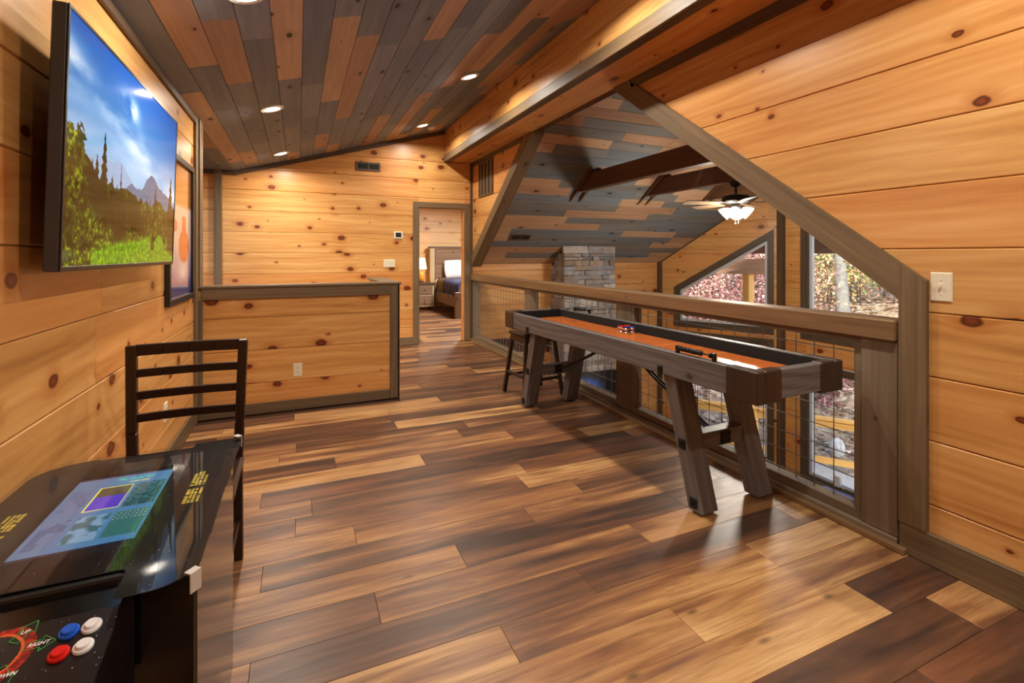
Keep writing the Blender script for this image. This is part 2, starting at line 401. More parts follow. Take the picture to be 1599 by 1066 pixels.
# right wall around the triangular opening
def dR(Y, off): return EZ + PITCH * (Y - YE0) + off * 1.247     # near rake
def dL(Y, off): return EZ + PITCH * (YE1 - Y) + off * 1.247     # far rake
ST = 2.765
yR = YE0 + (ST - EZ - .08 * 1.247) / PITCH; yL = YE1 - (ST - EZ - .08 * 1.247) / PITCH
rp = [[(-2.5, 0), (1.25, 0), (1.25, dR(1.25, .08)), (yR, ST), (-2.5, ST)], [(yL, ST), (YF, ST), (YF, dL(YF, .08))]]
wall('wall_right', 'honey pine plank wall beside and above the triangular opening', Frame((XR, 0, 0), (0, 1, 0), (0, 0, 1), (-1, 0, 0)), rp, SEAMS)
# back wall behind the camera and the stairwell shell
wall('wall_back', 'pine wall at the near end of the loft', Frame((0, -2.5, 0), (1, 0, 0), (0, 0, 1), (0, 1, 0)), [[(XL, 0), (XR, 0), (XR, 3.3), (2.06, ceil_z(2.06)), (XL, CZ0)]], SEAMS, boarded=False)
wall('wall_stairwell', 'pine wall at the side of the stairwell', Frame((-2.0, 0, 0), (0, 1, 0), (0, 0, 1), (1, 0, 0)), [[(YP, -2.7), (YF, -2.7), (YF, CZ0), (YP, CZ0)]], SEAMS, boarded=False)
# half wall round the stairs
hw = wall('wall_half', 'low pine plank wall with grey-brown trim around the stairs', Frame((0, YP, 0), (1, 0, 0), (0, 0, 1), (0, -1, 0)), [[(XL, 0), (.85, 0), (.85, 1.055), (XL, 1.055)]], SEAMS)
bx('return_panel', (.73, YP + .12, -.25), (.85, 5.65, 1.055), PINE, hw, (0, 1, 0))
bx('top_trim', (XL + .04, YP - .02, .965), (.79, YP - .001, 1.056), TRIM, hw)
bx('end_trim', (.785, YP - .02, .0), (.868, YP - .001, 1.056), TRIM, hw)
bx('end_trim', (.851, YP - .02, 0), (.872, YP + .125, 1.056), TRIM, hw, (0, 0, 1))
bx('base_trim', (XL + .04, YP - .018, 0), (.785, YP - .001, .088), TRIM, hw)
bx('corner_trim', (XL + .002, YP - .02, 0), (XL + .05, YP - .001, .965), TRIM, hw)
bx('cap', (XL, YP - .03, 1.056), (.885, YP + .135, 1.078), TRIM, hw, (1, 0, 0))
bx('cap', (.715, YP + .136, 1.056), (.885, 5.67, 1.078), TRIM, hw, (0, 1, 0))
# loft ceiling boards (run along Y)
cl = math.hypot(1, CS); fc = Frame((XL, 0, CZ0), (0, 1, 0), (1, 0, CS), (CS, 0, -1))
cm = MB(); L = (2.07 - XL) * cl
cm.prism([fc.p(-2.6, 0, -.015), fc.p(YF + .1, 0, -.015), fc.p(YF + .1, L, -.015), fc.p(-2.6, L, -.015)], fc.N * -.16)
cm.box((-2.1, YP - .12, CZ0 + .015), (XL, YF + .1, CZ0 + .16))
ceiling = cm.build('ceiling', plain('ceiling_backing', (84, 66, 54), .7)); tag(ceiling, 'sloping loft ceiling of grey and brown stained boards', None, None, 'structure')
rc = random.Random(5)
vs = [(-.608 - .159 + .159 * k - XL) * cl for k in range(20)]
vs = [0.0] + [v for v in vs if .02 < v < L - .02] + [L]
last = {}
for i, (a, b) in enumerate(zip(vs, vs[1:])):
    c = 1.3 - rc.uniform(0, 1.2); prev = None
    while c < YF:
        e = c + rc.choice([.75, 1.0, 1.3, 1.7, 2.1])
        u0, u1 = max(1.3, c), min(YF, e)
        ch = rc.choices([0, 1, 2, 3], [.38, .32, .10, .20])[0]
        if ch == prev: ch = rc.choices([0, 1, 2, 3], [.38, .32, .10, .20])[0]
        prev = ch
        if u1 - u0 > .05: one_board(fc, [(u0 + .0006, a), (u1 - .0006, a), (u1 - .0006, b), (u0 + .0006, b)], a, b, STAINS[ch], ceiling, 'ceiling_board', .015, .0011, .003)
        c = e
for k in range(8):                                     # flat stretch over the stairs
    x1 = XL - .159 * k; x0 = max(-2.0, x1 - .159)
    c = YP - .1
    while c < YF:
        e = min(YF, c + rc.choice([.9, 1.3, 1.7]))
        one_board(Frame((0, 0, CZ0), (0, 1, 0), (1, 0, 0), (0, 0, -1)), [(c, x0), (e - .001, x0), (e - .001, x1), (c, x1)], x0, x1, STAINS[rc.randrange(4)], ceiling, 'ceiling_board', .015, .0011, .003); c = e
# boxed soffit along the right side
sf = MB(); sf.box((2.08, -2.6, ST + .02), (XR + .12, YF + .1, ST + .6))
soff = sf.build('wall_soffit', BACKM); tag(soff, 'boxed pine soffit running along the top of the opening', None, None, 'structure')
f1 = Frame((2.06, 0, 0), (0, 1, 0), (0, 0, 1), (-1, 0, 0)); zt = ceil_z(2.06)
boards(soff, f1, [[(-2.5, ST), (YF, ST), (YF, zt), (-2.5, zt)]], [3.02], PINE, splits=lambda a: [3.9] if a < 3 else [1.9, 5.4])
f2 = Frame((0, 0, ST), (0, 1, 0), (1, 0, 0), (0, 0, -1))
boards(soff, f2, [[(-2.5, 2.06), (YF, 2.06), (YF, XR), (-2.5, XR)]], [2.34], PINE, splits=lambda a: [2.8] if a > 2.2 else [5.1])
# trims
TN = [0]
def trim(mb_or_box, label, mat=None, bev=.003, grain=None):
    TN[0] += 1; n = 'trim_%d' % TN[0]
    o = mb_or_box.build(n, mat or TRIM) if isinstance(mb_or_box, MB) else bx(n, mb_or_box[0], mb_or_box[1], mat or TRIM, None, grain, bev)
    return tag(o, label, None, None, 'structure')
trim(((2.038, -2.5, ST - .018), (2.06, YF, ST + .085)), 'grey-brown edge trim on the lower corner of the soffit face')
trim(((2.061, -2.5, ST - .018), (2.135, YF, ST)), 'grey-brown edge trim under the soffit', TRIM_DARK)
trim(((XR - .022, -2.5, ST - .075), (XR, yR - .05, ST)), 'grey-brown trim at the top of the pine wall by the opening', TRIM_DARK)
trim(((XR - .022, yL + .1, ST - .06), (XR, YF, ST)), 'grey-brown trim above the wall grille', TRIM_DARK)
def rake(fn, ya, yb, label):                           # sloped casing round the opening, full wall depth
    pts = [(XR - .022, ya, fn(ya, -.045)), (XR - .022, yb, fn(yb, -.045)), (XR - .022, yb, fn(yb, .09)), (XR - .022, ya, fn(ya, .09))]
    trim(MB().prism(pts, (.165, 0, 0), (0, yb - ya, fn(yb, 0) - fn(ya, 0))), label)
rake(dR, 1.305, YE0 + (ST - EZ + .03) / PITCH, 'grey-brown rake board down the near side of the triangular opening')
rake(dL, YE1 - (ST - EZ + .03) / PITCH, 7.21, 'grey-brown rake board down the far side of the triangular opening')
vt = MB().prism([(XR - .024, 1.2, .135), (XR - .024, 1.306, .135), (XR - .024, 1.306, dR(1.306, .09)), (XR - .024, 1.2, dR(1.2, .09))], (.165, 0, 0), (0, 0, 1))
trim(vt, 'upright grey-brown casing beside the light switch')
trim(((XR - .022, -2.5, 0), (XR, 1.305, .135)), 'grey-brown baseboard under the pine wall with the switch')
trim(((XL, -2.5, 0), (XL + .018, YP - .02, .12)), 'grey-brown baseboard under the television wall')
trim(((XL - .03, YP - .10, 0), (XL + .022, YP - .021, CZ0)), 'upright corner trim where the television wall ends')
trim(((XL - .05, YP - .02, 1.08), (XL + .035, YP + .10, CZ0)), 'upright corner post above the low stair wall')
trim(((-.975, YF - .05, 0), (-.888, YF, CZ0)), 'narrow upright post on the far wall behind the stairs')
trim(((XL + .001, -2.5, CZ0 - .05), (XL + .02, YP - .1, CZ0)), 'dark strip between television wall and ceiling', TRIM_DARK)
fx = MB().prism([(XL, YF - .02, CZ0 - .06), (2.055, YF - .02, ceil_z(2.055) - .06), (2.055, YF - .02, ceil_z(2.055)), (XL, YF - .02, CZ0)], (0, .02, 0), (1, 0, CS))
trim(fx, 'sloping dark strip along the top of the far wall', TRIM_DARK)
trim(((-2.0, YF - .02, CZ0 - .055), (XL, YF, CZ0)), 'short dark strip at the ceiling behind the stairs', TRIM_DARK)
trim(((2.462, YF - .02, 0), (XR - .001, YF, ST)), 'upright corner strip right of the bedroom door', TRIM_DARK)
trim(((.86, YF - .016, 0), (1.568, YF, .115)), 'short grey-brown baseboard left of the bedroom door')
# door 1: the bedroom doorway
d1 = struct('door_1', 'open doorway to the bedroom with grey-brown casing')
bx('casing', (1.568, YF - .022, 0), (1.652, YF, 2.04), TRIM, d1)
bx('casing', (2.367, YF - .022, 0), (2.461, YF, 2.04), TRIM, d1)
bx('head_casing', (1.568, YF - .022, 2.04), (2.461, YF, 2.125), TRIM, d1)
bx('jamb', (DX0, YF, 0), (DX0 + .018, YF + .12, DZ), TRIM, d1)
bx('jamb', (DX1 - .018, YF, 0), (DX1, YF + .12, DZ), PINE, d1)
bx('head_jamb', (DX0 + .018, YF, DZ - .018), (DX1 - .018, YF + .12, DZ), PINE, d1)
# bedroom shell
wall('wall_bedroom', 'pale pine plank wall behind the bed', Frame((0, 12.1, 0), (1, 0, 0), (0, 0, 1), (0, -1, 0)), [[(.9, 0), (5.2, 0), (5.2, 2.6), (.9, 2.6)]], SEAMS, PINE_PALE)
wall('wall_bedroom_side', 'pale pine wall on the stair side of the bedroom', Frame((.95, 0, 0), (0, 1, 0), (0, 0, 1), (1, 0, 0)), [[(YF + .1, 0), (12.1, 0), (12.1, 2.6), (YF + .1, 2.6)]], SEAMS, PINE_PALE, boarded=False)
wall('wall_bedroom_right', 'pale pine wall at the far side of the bedroom', Frame((5.1, 0, 0), (0, 1, 0), (0, 0, 1), (-1, 0, 0)), [[(YF + .12, 0), (12.1, 0), (12.1, 2.6), (YF + .12, 2.6)]], SEAMS, PINE_PALE, boarded=False)
bc = bx('ceiling_bedroom', (.9, YF + .13, 2.6), (5.2, 12.2, 2.72), plain('bedroom_ceiling', (150, 120, 92), .7), None); tag(bc, 'bedroom ceiling', None, None, 'structure')

# ------------------------------------------------------------------ the great room below and beyond
GZ = -2.75; CX1 = 6.204; TH = math.radians(28); FL = 2.04
C1 = (CX1, YE1); C2 = (CX1 + math.sin(TH) * FL, YE1 - math.cos(TH) * FL); C3 = (C2[0], 2 * YR - C2[1]); C4 = (CX1, YE0)
gf = MB().prism([(2.55, YE0, GZ - .1), (C4[0], YE0, GZ - .1), (C3[0], C3[1], GZ - .1), (C2[0], C2[1], GZ - .1), (C1[0], YE1, GZ - .1), (2.55, YE1, GZ - .1)], (0, 0, .1)).build('floor_great_room', FLOORM)
tag(gf, 'wood floor of the room below the loft', None, None, 'structure')
wall('wall_great_far', 'pine plank wall of the great room behind the stone chimney', Frame((0, YE1, 0), (1, 0, 0), (0, 0, 1), (0, -1, 0)), [[(XR, GZ), (CX1, GZ), (CX1, EZ), (XR, EZ)]], SEAMS, back=.10, splits=lambda a: [4.3])
wall('wall_great_near', 'pine wall of the great room under the near eave', Frame((0, YE0, 0), (1, 0, 0), (0, 0, 1), (0, 1, 0)), [[(XR + .12, GZ), (CX1, GZ), (CX1, EZ), (XR + .12, EZ)]], SEAMS, boarded=False)
wall('wall_under_loft', 'pine wall under the loft edge', Frame((2.62, 0, 0), (0, 1, 0), (0, 0, 1), (1, 0, 0)), [[(YE0, GZ), (YE1, GZ), (YE1, -.25), (YE0, -.25)]], SEAMS, boarded=False)
# ceiling slopes; boards run along X
gl_ = (YE1 - YR) * math.hypot(1, PITCH)
def slope(name, label, O, Vv, N, boarded):
    fr = Frame(O, (1, 0, 0), Vv, N); m = MB()
    m.prism([fr.p(0, -.06, -.016), fr.p(7.95 - O[0], -.06, -.016), fr.p(7.95 - O[0], gl_, -.016), fr.p(0, gl_, -.016)], fr.N * -.2)
    root = m.build(name, plain(name + '_back', (96, 76, 60), .7)); tag(root, label, None, None, 'structure')
    if boarded:
        r = random.Random(11); v = 0.0
        while v < gl_ - .02:
            e = min(gl_, v + .147); c = -r.uniform(0, 1.4); prev = None
            while c < 7.9 - O[0]:
                q = c + r.choice([.8, 1.1, 1.5, 2.0]); u0, u1 = max(0, c), min(7.9 - O[0], q); ch = r.choices([0, 1, 2, 3], [.26, .14, .34, .26])[0]
                if ch == prev: ch = (ch + 2) % 4
                prev = ch
                if u1 - u0 > .06: one_board(fr, [(u0, v), (u1 - .001, v), (u1 - .001, e), (u0, e)], v, e, STAINS_G[ch], root, 'ceiling_board', .015, .001, .003)
                c = q
            v = e
    return fr
gfr = slope('ceiling_great_far', 'steep ceiling of grey and tan boards above the chimney', (XR + .12, YE1, EZ), (0, -1, PITCH), (0, -PITCH, -1), True)
slope('ceiling_great_near', 'steep board ceiling on the near side of the great room', (XR + .12, YE0, EZ), (0, 1, PITCH), (0, PITCH, -1), False)
# bay walls with windows
def facet(n, A, B, holes, lab, zc):
    d = V(B[0] - A[0], B[1] - A[1], 0); Ls = d.length; d.normalize(); N = V(d.y, -d.x, 0) if n != 'm' else V(d.y, -d.x, 0)
    if N.x > 0: N = -N
    fr = Frame((A[0], A[1], 0), d, (0, 0, 1), N)
    s0, s1 = holes[0][0][0], holes[0][1][0]
    top = lambda s: zc((A[1] + d.y * s))
    polys = []
    def col(a, b, bot, topf):
        pk = []
        if n == 'mid' and a < Ls / 2 < b: pk = [(Ls / 2, topf(Ls / 2))]
        polys.append([(a, bot), (b, bot), (b, topf(b))] + pk + [(a, topf(a))])
    col(0, s0, GZ, top); col(s1, Ls, GZ, top)
    lo, up = holes
    polys.append([(s0, GZ), (s1, GZ), (s1, lo[0][1]), (s0, lo[0][1])])
    polys.append([(s0, lo[2][1]), (s1, lo[2][1]), (s1, up[0][1]), (s0, up[0][1])])
    ut = up[2:]                                       # upper edge of the upper hole, right to left
    if len(ut) == 2: polys.append([(s0, ut[1][1]), (s1, ut[0][1]), (s1, top(s1)), (s0, top(s0))])
    else:
        polys.append([(s0, ut[2][1]), (ut[1][0], ut[1][1]), (ut[1][0], top(ut[1][0])), (s0, top(s0))])
        polys.append([(ut[1][0], ut[1][1]), (s1, ut[0][1]), (s1, top(s1)), (ut[1][0], top(ut[1][0]))])
    wall('wall_bay_' + lab[0], lab[1], fr, polys, SEAMS, boarded=lab[2])
    return fr
def zc(Y): return EZ + PITCH * (YE1 - Y) if Y > YR else EZ + PITCH * (Y - YE0)
S0, S1 = .36, 1.83
H_LO = [(S0, -2.02), (S1, -2.02), (S1, -.13), (S0, -.13)]
H_UP = [(S0, .12), (S1, .12), (S1, 1.60), (S0, .70)]
FA = facet('a', C1, C2, [H_LO, H_UP], ('far', 'angled pine wall of the bay with the slanted window', True), zc)
M0, M1 = .40, 1.92; MC = (C2[1] - C3[1]) / 2
K_LO = [(M0, -2.05), (M1, -2.05), (M1, -.40), (M0, -.40)]
K_UP = [(M0, .12), (M1, .12), (M1, 2.02), (MC, 2.02 + (MC - M0) * .7), (M0, 2.02)]
FB = facet('mid', C2, C3, [K_LO, K_UP], ('centre', 'middle pine wall of the bay with the tall gable window', True), zc)
G_UP = [(FL - S1, .12), (FL - S0, .12), (FL - S0, .70), (FL - S1, 1.60)]
G_LO = [(FL - S1, -2.02), (FL - S0, -2.02), (FL - S0, -.13), (FL - S1, -.13)]
FC_ = facet('c', C3, C4, [G_LO, G_UP], ('near', 'angled pine wall of the bay on the near side', False), zc)
def inset(poly, d):
    n = len(poly); out = []
    for i in range(n):
        p0, p1, p2 = Vector(poly[i - 1]), Vector(poly[i]), Vector(poly[(i + 1) % n])
        a = (p1 - p0).normalized(); b = (p2 - p1).normalized(); na = Vector((-a.y, a.x)); nb = Vector((-b.y, b.x))
        k = (na + nb); k = k / max(.2, k.dot(na)); out.append(tuple(p1 + k * d))
    return out
WN = [0]
CASING = wood('window_casing', [(.2, (60, 48, 36)), (.5, (82, 68, 52)), (.8, (100, 84, 64))], knots=0, rough=.5, grain=(1.6, 40))
def window(fr, hole, label, casing=.085):
    WN[0] += 1; w = struct('window_%d' % WN[0], label); n = len(hole)
    def ring(outer, inner, d0, d1, nm, mat):
        for i in range(n):
            j = (i + 1) % n; a, b, c, d = outer[i], outer[j], inner[j], inner[i]
            MB().prism([fr.p(*a, d0), fr.p(*b, d0), fr.p(*c, d0), fr.p(*d, d0)], fr.N * (d1 - d0), fr.U * (b[0] - a[0]) + fr.V * (b[1] - a[1])).build(nm, mat, w)
    ring(inset(hole, -casing), hole, .001, .022, 'casing', CASING)
    ring(hole, inset(hole, .016), -.12, 0.0, 'jamb', CASING)
    ring(inset(hole, .016), inset(hole, .055), -.10, -.045, 'sash', VINYL)
    g = inset(hole, .05); MB().prism([fr.p(*q, -.075) for q in g], fr.N * .004).build('pane', GLASS, w)
    return w
window(FA, H_UP, 'slanted bay window above the shuffleboard table')
window(FA, H_LO, 'lower bay window seen under the shuffleboard table')
window(FB, K_UP, 'tall gable window with autumn trees behind it')
window(FB, K_LO, 'lower window overlooking the deck railing')
window(FC_, G_UP, 'slanted bay window on the near side')
window(FC_, G_LO, 'lower bay window on the near side')
def upright(P, label, w=.10, zt_=None):
    trim(((P[0] - w / 2, P[1] - w / 2, GZ), (P[0] + w / 2, P[1] + w / 2, zt_)), label, TRIM_DARK)
upright((C2[0] - .03, C2[1]), 'dark upright at the bay corner behind the ceiling fan', .10, zc(C2[1]) - .02)
upright((CX1 - .02, YE1 - .02), 'dark upright in the corner right of the chimney', .075, EZ + .02)
fa2 = MB().prism([FA.p(0, EZ - .02, .001), FA.p(FL, zc(C2[1]) - .02, .001), FA.p(FL, zc(C2[1]) + .05, .001), FA.p(0, EZ + .05, .001)], FA.N * .02, FA.U + FA.V * PITCH)
trim(fa2, 'dark rake strip where the bay wall meets the ceiling', TRIM_DARK)
# ------------------------------------------------------------------ recessed lights and ceiling devices
LENS = emit('downlight_lens', (255, 240, 214), 14)
WTRIM = plain('white_ring', (230, 226, 218), .4)
def downlight(x, y, label, k=1.0):
    z = ceil_z(x); t = thing('recessed_light', label, 'ceiling light', (x, y, z), 0, 'recessed lights in the loft ceiling')
    t.rotation_euler = (0, -math.atan(CS), 0)
    MB().lathe([(.062, -.002), (.064, -.008), (.090, -.008), (.094, -.003), (.094, .0)], seg=28).build('ring', WTRIM, t, 40)
    MB().lathe([(0.0, -.006), (.061, -.006), (.061, -.001), (0.0, -.001)], seg=24).build('lens', LENS, t)
    l = bpy.data.lights.new('downlight', 'AREA'); l.shape = 'DISK'; l.size = .12; l.energy = LOFT_W * k; l.color = LAMP_COL; l.spread = math.radians(165)
    o = bpy.data.objects.new('downlight_lamp', l); COL.objects.link(o); o.parent = t; o.location = (0, 0, -.016); o.rotation_euler = (0, math.atan(CS), 0)
for (x, y, lb) in [(-.223, 2.63, 'recessed light nearest the top edge, above the television'), (-.20, 4.63, 'recessed light above the low stair wall'), (-.187, 6.64, 'recessed light by the far wall above the stairs'),
                   (1.551, 4.55, 'recessed light beside the middle of the soffit'), (1.548, 6.52, 'recessed light beside the smoke detector'),
                   (1.55, 2.58, 'recessed light over the shuffleboard table'), (1.55, .60, 'recessed light over the near floor'), (1.55, -1.4, 'recessed light at the near end of the loft')]:
    downlight(x, y, lb, 1.4 if y < 1 and x > 1 else .85 if x < 0 else 1.0)
sd = thing('smoke_detector', 'round white smoke detector on the ceiling by the soffit', 'smoke detector', (1.736, 6.77, ceil_z(1.736)))
sd.rotation_euler = (0, -math.atan(CS), 0)
MB().lathe([(.0, -.034), (.03, -.034), (.05, -.028), (.056, -.016), (.06, -.012), (.06, 0)], seg=24).build('cover', WHITE, sd, 40)
MB().lathe([(.0, -.036), (.008, -.036), (.008, -.03)], seg=10).build('test_button', IVORY, sd)

# ------------------------------------------------------------------ wall plates, grilles
def plate(label, name, cat, fr, u, v, w, h, mat, kind):
    t = thing(name, label, cat, fr.p(u, v)); f = Frame((0, 0, 0), fr.U, fr.V, fr.N)
    def pbox(a, b, c, d, n0, n1, nm, m):
        MB().prism([f.p(a, b, n0), f.p(c, b, n0), f.p(c, d, n0), f.p(a, d, n0)], f.N * (n1 - n0)).build(nm, m, t)
    m = MB(); i = .004
    P = [f.p(-w / 2, -h / 2, 0), f.p(w / 2, -h / 2, 0), f.p(w / 2, h / 2, 0), f.p(-w / 2, h / 2, 0)]; Q = [f.p(-w / 2 + i, -h / 2 + i, .006), f.p(w / 2 - i, -h / 2 + i, .006), f.p(w / 2 - i, h / 2 - i, .006), f.p(-w / 2 + i, h / 2 - i, .006)]
    m.add(P + Q, [(0, 1, 2, 3), (4, 5, 6, 7), (0, 1, 5, 4), (1, 2, 6, 5), (2, 3, 7, 6), (3, 0, 4, 7)], f.U); m.build('plate', mat, t)
    if kind == 'switch':
        k = max(1, round(w / .05) - 0) if w > .1 else 1
        for j in range(k):
            c = (j - (k - 1) / 2) * .046
            pbox(c - .005, -.012, c + .005, .012, .006, .008, 'toggle_slot', mat)
            pbox(c - .004, -.001, c + .004, .011, .008, .018, 'toggle', mat)
            for s in (-1, 1): pbox(c - .003, s * .03 - .003, c + .003, s * .03 + .003, .006, .0075, 'screw', IVORY)
    elif kind == 'outlet':
        for s in (-1, 1):
            pbox(-.014, s * .0195 - .013, .014, s * .0195 + .013, .006, .0085, 'receptacle', mat)
            for q in (-1, 1): pbox(q * .006 - .0012, s * .0195 - .002, q * .006 + .0012, s * .0195 + .006, .0085, .009, 'slot', BLACK)
    elif kind == 'thermostat':
        pbox(-w / 2 + .006, -h / 2 + .006, w / 2 - .006, h / 2 - .006, .006, .02, 'body', mat)
        pbox(-w / 2 + .02, -h / 2 + .02, w / 2 - .022, h / 2 - .016, .02, .0215, 'screen', plain('thermostat_screen', (34, 42, 46), .15))
    return t
FRR = Frame((XR, 0, 0), (0, -1, 0), (0, 0, 1), (-1, 0, 0)); FRF = Frame((0, YF, 0), (1, 0, 0), (0, 0, 1), (0, -1, 0)); FRP = Frame((0, YP, 0), (1, 0, 0), (0, 0, 1), (0, -1, 0)); FRL = Frame((XL, 0, 0), (0, 1, 0), (0, 0, 1), (1, 0, 0))
plate('single ivory toggle switch on the pine wall by the rake board', 'light_switch', 'switch', FRR, -1.156, 1.194, .078, .124, IVORY, 'switch')
plate('three-gang light switch left of the bedroom door', 'light_switch', 'switch', FRF, 1.223, 1.209, .165, .115, IVORY, 'switch')
plate('ivory power outlet on the low stair wall', 'power_outlet', 'outlet', FRP, 0.0, .338, .072, .115, IVORY, 'outlet')
plate('ivory power outlet low on the wall behind the chair', 'power_outlet', 'outlet', FRL, 3.62, .36, .072, .115, IVORY, 'outlet')
plate('white thermostat on the far wall left of the door', 'thermostat', 'thermostat', FRF, 1.353, 1.622, .125, .105, WHITE, 'thermostat')
VENTM = plain('vent_brown', (92, 74, 56), .5); VENTD = plain('vent_dark', (34, 28, 24), .7)
def grille(label, fr, u0, u1, v0, v1, vertical, n, nbars=0, shared=None):
    t = thing('air_vent', label, 'air vent', fr.p((u0 + u1) / 2, v0)); f = Frame(-(fr.U * ((u0 + u1) / 2) + fr.V * v0), fr.U, fr.V, fr.N)
    def b(a, c, d, e, n0, n1, nm, m): MB().prism([f.p(a, d, n0), f.p(c, d, n0), f.p(c, e, n0), f.p(a, e, n0)], f.N * (n1 - n0), f.U if (c - a) > (e - d) else f.V).build(nm, m, t)
    w = .022
    b(u0, u1, v0, v0 + w, 0, .014, 'frame', VENTM); b(u0, u1, v1 - w, v1, 0, .014, 'frame', VENTM); b(u0, u0 + w, v0 + w, v1 - w, 0, .014, 'frame', VENTM); b(u1 - w, u1, v0 + w, v1 - w, 0, .014, 'frame', VENTM)
    b(u0 + w, u1 - w, v0 + w, v1 - w, .0, .002, 'backing', VENTD)
    for i in range(n):
        if vertical: c = u0 + w + (u1 - u0 - 2 * w) * (i + .5) / n; h = (u1 - u0 - 2 * w) / n * .30; b(c - h, c + h, v0 + w, v1 - w, .002, .010, 'louver', VENTM)
        else: c = v0 + w + (v1 - v0 - 2 * w) * (i + .5) / n; h = (v1 - v0 - 2 * w) / n * .28; b(u0 + w, u1 - w, c - h, c + h, .002, .008, 'louver', VENTD)
    if nbars: c = (u0 + u1) / 2; b(c - .008, c + .008, v0 + w, v1 - w, .002, .012, 'divider', VENTM)
grille('small brown vent high on the far wall', FRF, .758, 1.096, 2.536, 2.658, False, 5, 1)
grille('tall brown return-air grille under the soffit', Frame((XR, 0, 0), (0, -1, 0), (0, 0, 1), (-1, 0, 0)), -6.90, -6.32, 2.19, 2.70, True, 4)
grille('small vent in the steep board ceiling', gfr, .29, .62, .62, .76, False, 4, 1)

# ------------------------------------------------------------------ loft railing with wire panels
RAILM = wood('rail_wood', [(.24, (84, 64, 42)), (.42, (118, 90, 60)), (.58, (136, 106, 72)), (.78, (156, 126, 90))], knots=.2, ksize=.12, kcol=((70, 48, 30), (96, 68, 44)), halo=(112, 84, 54), rough=.55, tone=.1, grain=(1.2, 30))
POSTM = wood('post_wood', [(.24, (90, 76, 61)), (.5, (120, 103, 84)), (.76, (142, 124, 103))], knots=.15, ksize=.10, kcol=((66, 50, 36), (86, 68, 50)), halo=(96, 78, 60), rough=.6, tone=.12, grain=(1.2, 30))
rl = thing('loft_railing', 'wooden loft railing with square wire mesh panels behind the shuffleboard table', 'railing', (XR, YE0, 0))
def L_(x, y, z): return (x - XR, y - YE0, z)
bx('top_rail', L_(XR - .035, 1.315, .937), L_(XR + .115, 5.285, 1.032), RAILM, rl, (0, 1, 0), .006)
bx('top_rail', L_(XR - .03, 5.287, .937), L_(XR + .115, 7.215, 1.030), RAILM, rl, (0, 1, 0), .006)
PO = [(1.315, 1.477), (3.262, 3.435), (5.13, 5.288), (7.13, 7.215)]
for a, b in PO: bx('post', L_(XR - .008 if a < 2 else XR, a, .045), L_(XR + .10, b, .937), POSTM, rl, (0, 0, 1), .005)
bx('bottom_plate', L_(XR - .02, 1.315, .0), L_(XR + .11, 7.215, .045), POSTM, rl, (0, 1, 0), .004)
bx('kick_board', L_(XR - .052, 1.27, 0), L_(XR - .021, 7.19, .028), RAILM, rl, (0, 1, 0), .004)
for (a0, a1), (b0, b1) in zip(PO, PO[1:]):
    y0, y1 = a1, b0
    for (lo, hi) in [((XR + .005, y0, .046), (XR + .085, y1, .088)), ((XR + .005, y0, .905), (XR + .085, y1, .936)), ((XR + .005, y0, .088), (XR + .085, y0 + .035, .905)), ((XR + .005, y1 - .035, .088), (XR + .085, y1, .905))]:
        bx('panel_frame', L_(*lo), L_(*hi), POSTM, rl, None, .003)
    w = MB(); yy = y0 + .06
    while yy < y1 - .03:
        w.cyl(L_(XR + .050, yy, .07), L_(XR + .050, yy, .92), .0027, seg=6); yy += .1045
    zz = .115
    while zz < .9:
        w.cyl(L_(XR + .046, y0 + .02, zz), L_(XR + .046, y1 - .02, zz), .0027, seg=6); zz += .1045
    o = w.build('wire_mesh', STEEL, rl, 60); o['kind'] = 'stuff'

# ------------------------------------------------------------------ shuffleboard table
GREYWOOD = wood('grey_wood', [(.22, (66, 62, 63)), (.4, (94, 89, 89)), (.6, (114, 109, 108)), (.8, (132, 127, 126))], knots=.16, ksize=.16, kscale=(1.6, 2.6), kcol=((56, 50, 48), (74, 66, 62)), halo=(76, 70, 66), halo_amt=.4, grain=(1.8, 75), rough=.42, tone=.06, lines=.075, bump=.3)
BLOCKM = wood('dark_block', [(.2, (46, 32, 24)), (.5, (60, 44, 34)), (.8, (76, 57, 45))], knots=0, rough=.4, grain=(1, 20))
ORANGE = wood('playfield_maple', [(.2, (176, 86, 34)), (.45, (204, 108, 48)), (.6, (214, 120, 58)), (.8, (224, 138, 74))], knots=.1, ksize=.12, kcol=((150, 70, 30), (170, 84, 40)), halo=(186, 94, 42), halo_amt=.4, grain=(1.2, 30), rough=.17, tone=.05, bump=0, spec=.4, coat=.15)
LINER = plain('black_carpet', (11, 11, 12), .85, var=.2, scale=200)
TX0, TX1, TY0, TY1, TZT, TZB = -.30, .30, -1.30, 1.30, .815, .685
tb = thing('shuffleboard_table', 'long grey shuffleboard table with an orange playfield along the railing', 'game table', (2.085, 2.815, 0), math.radians(1.8))
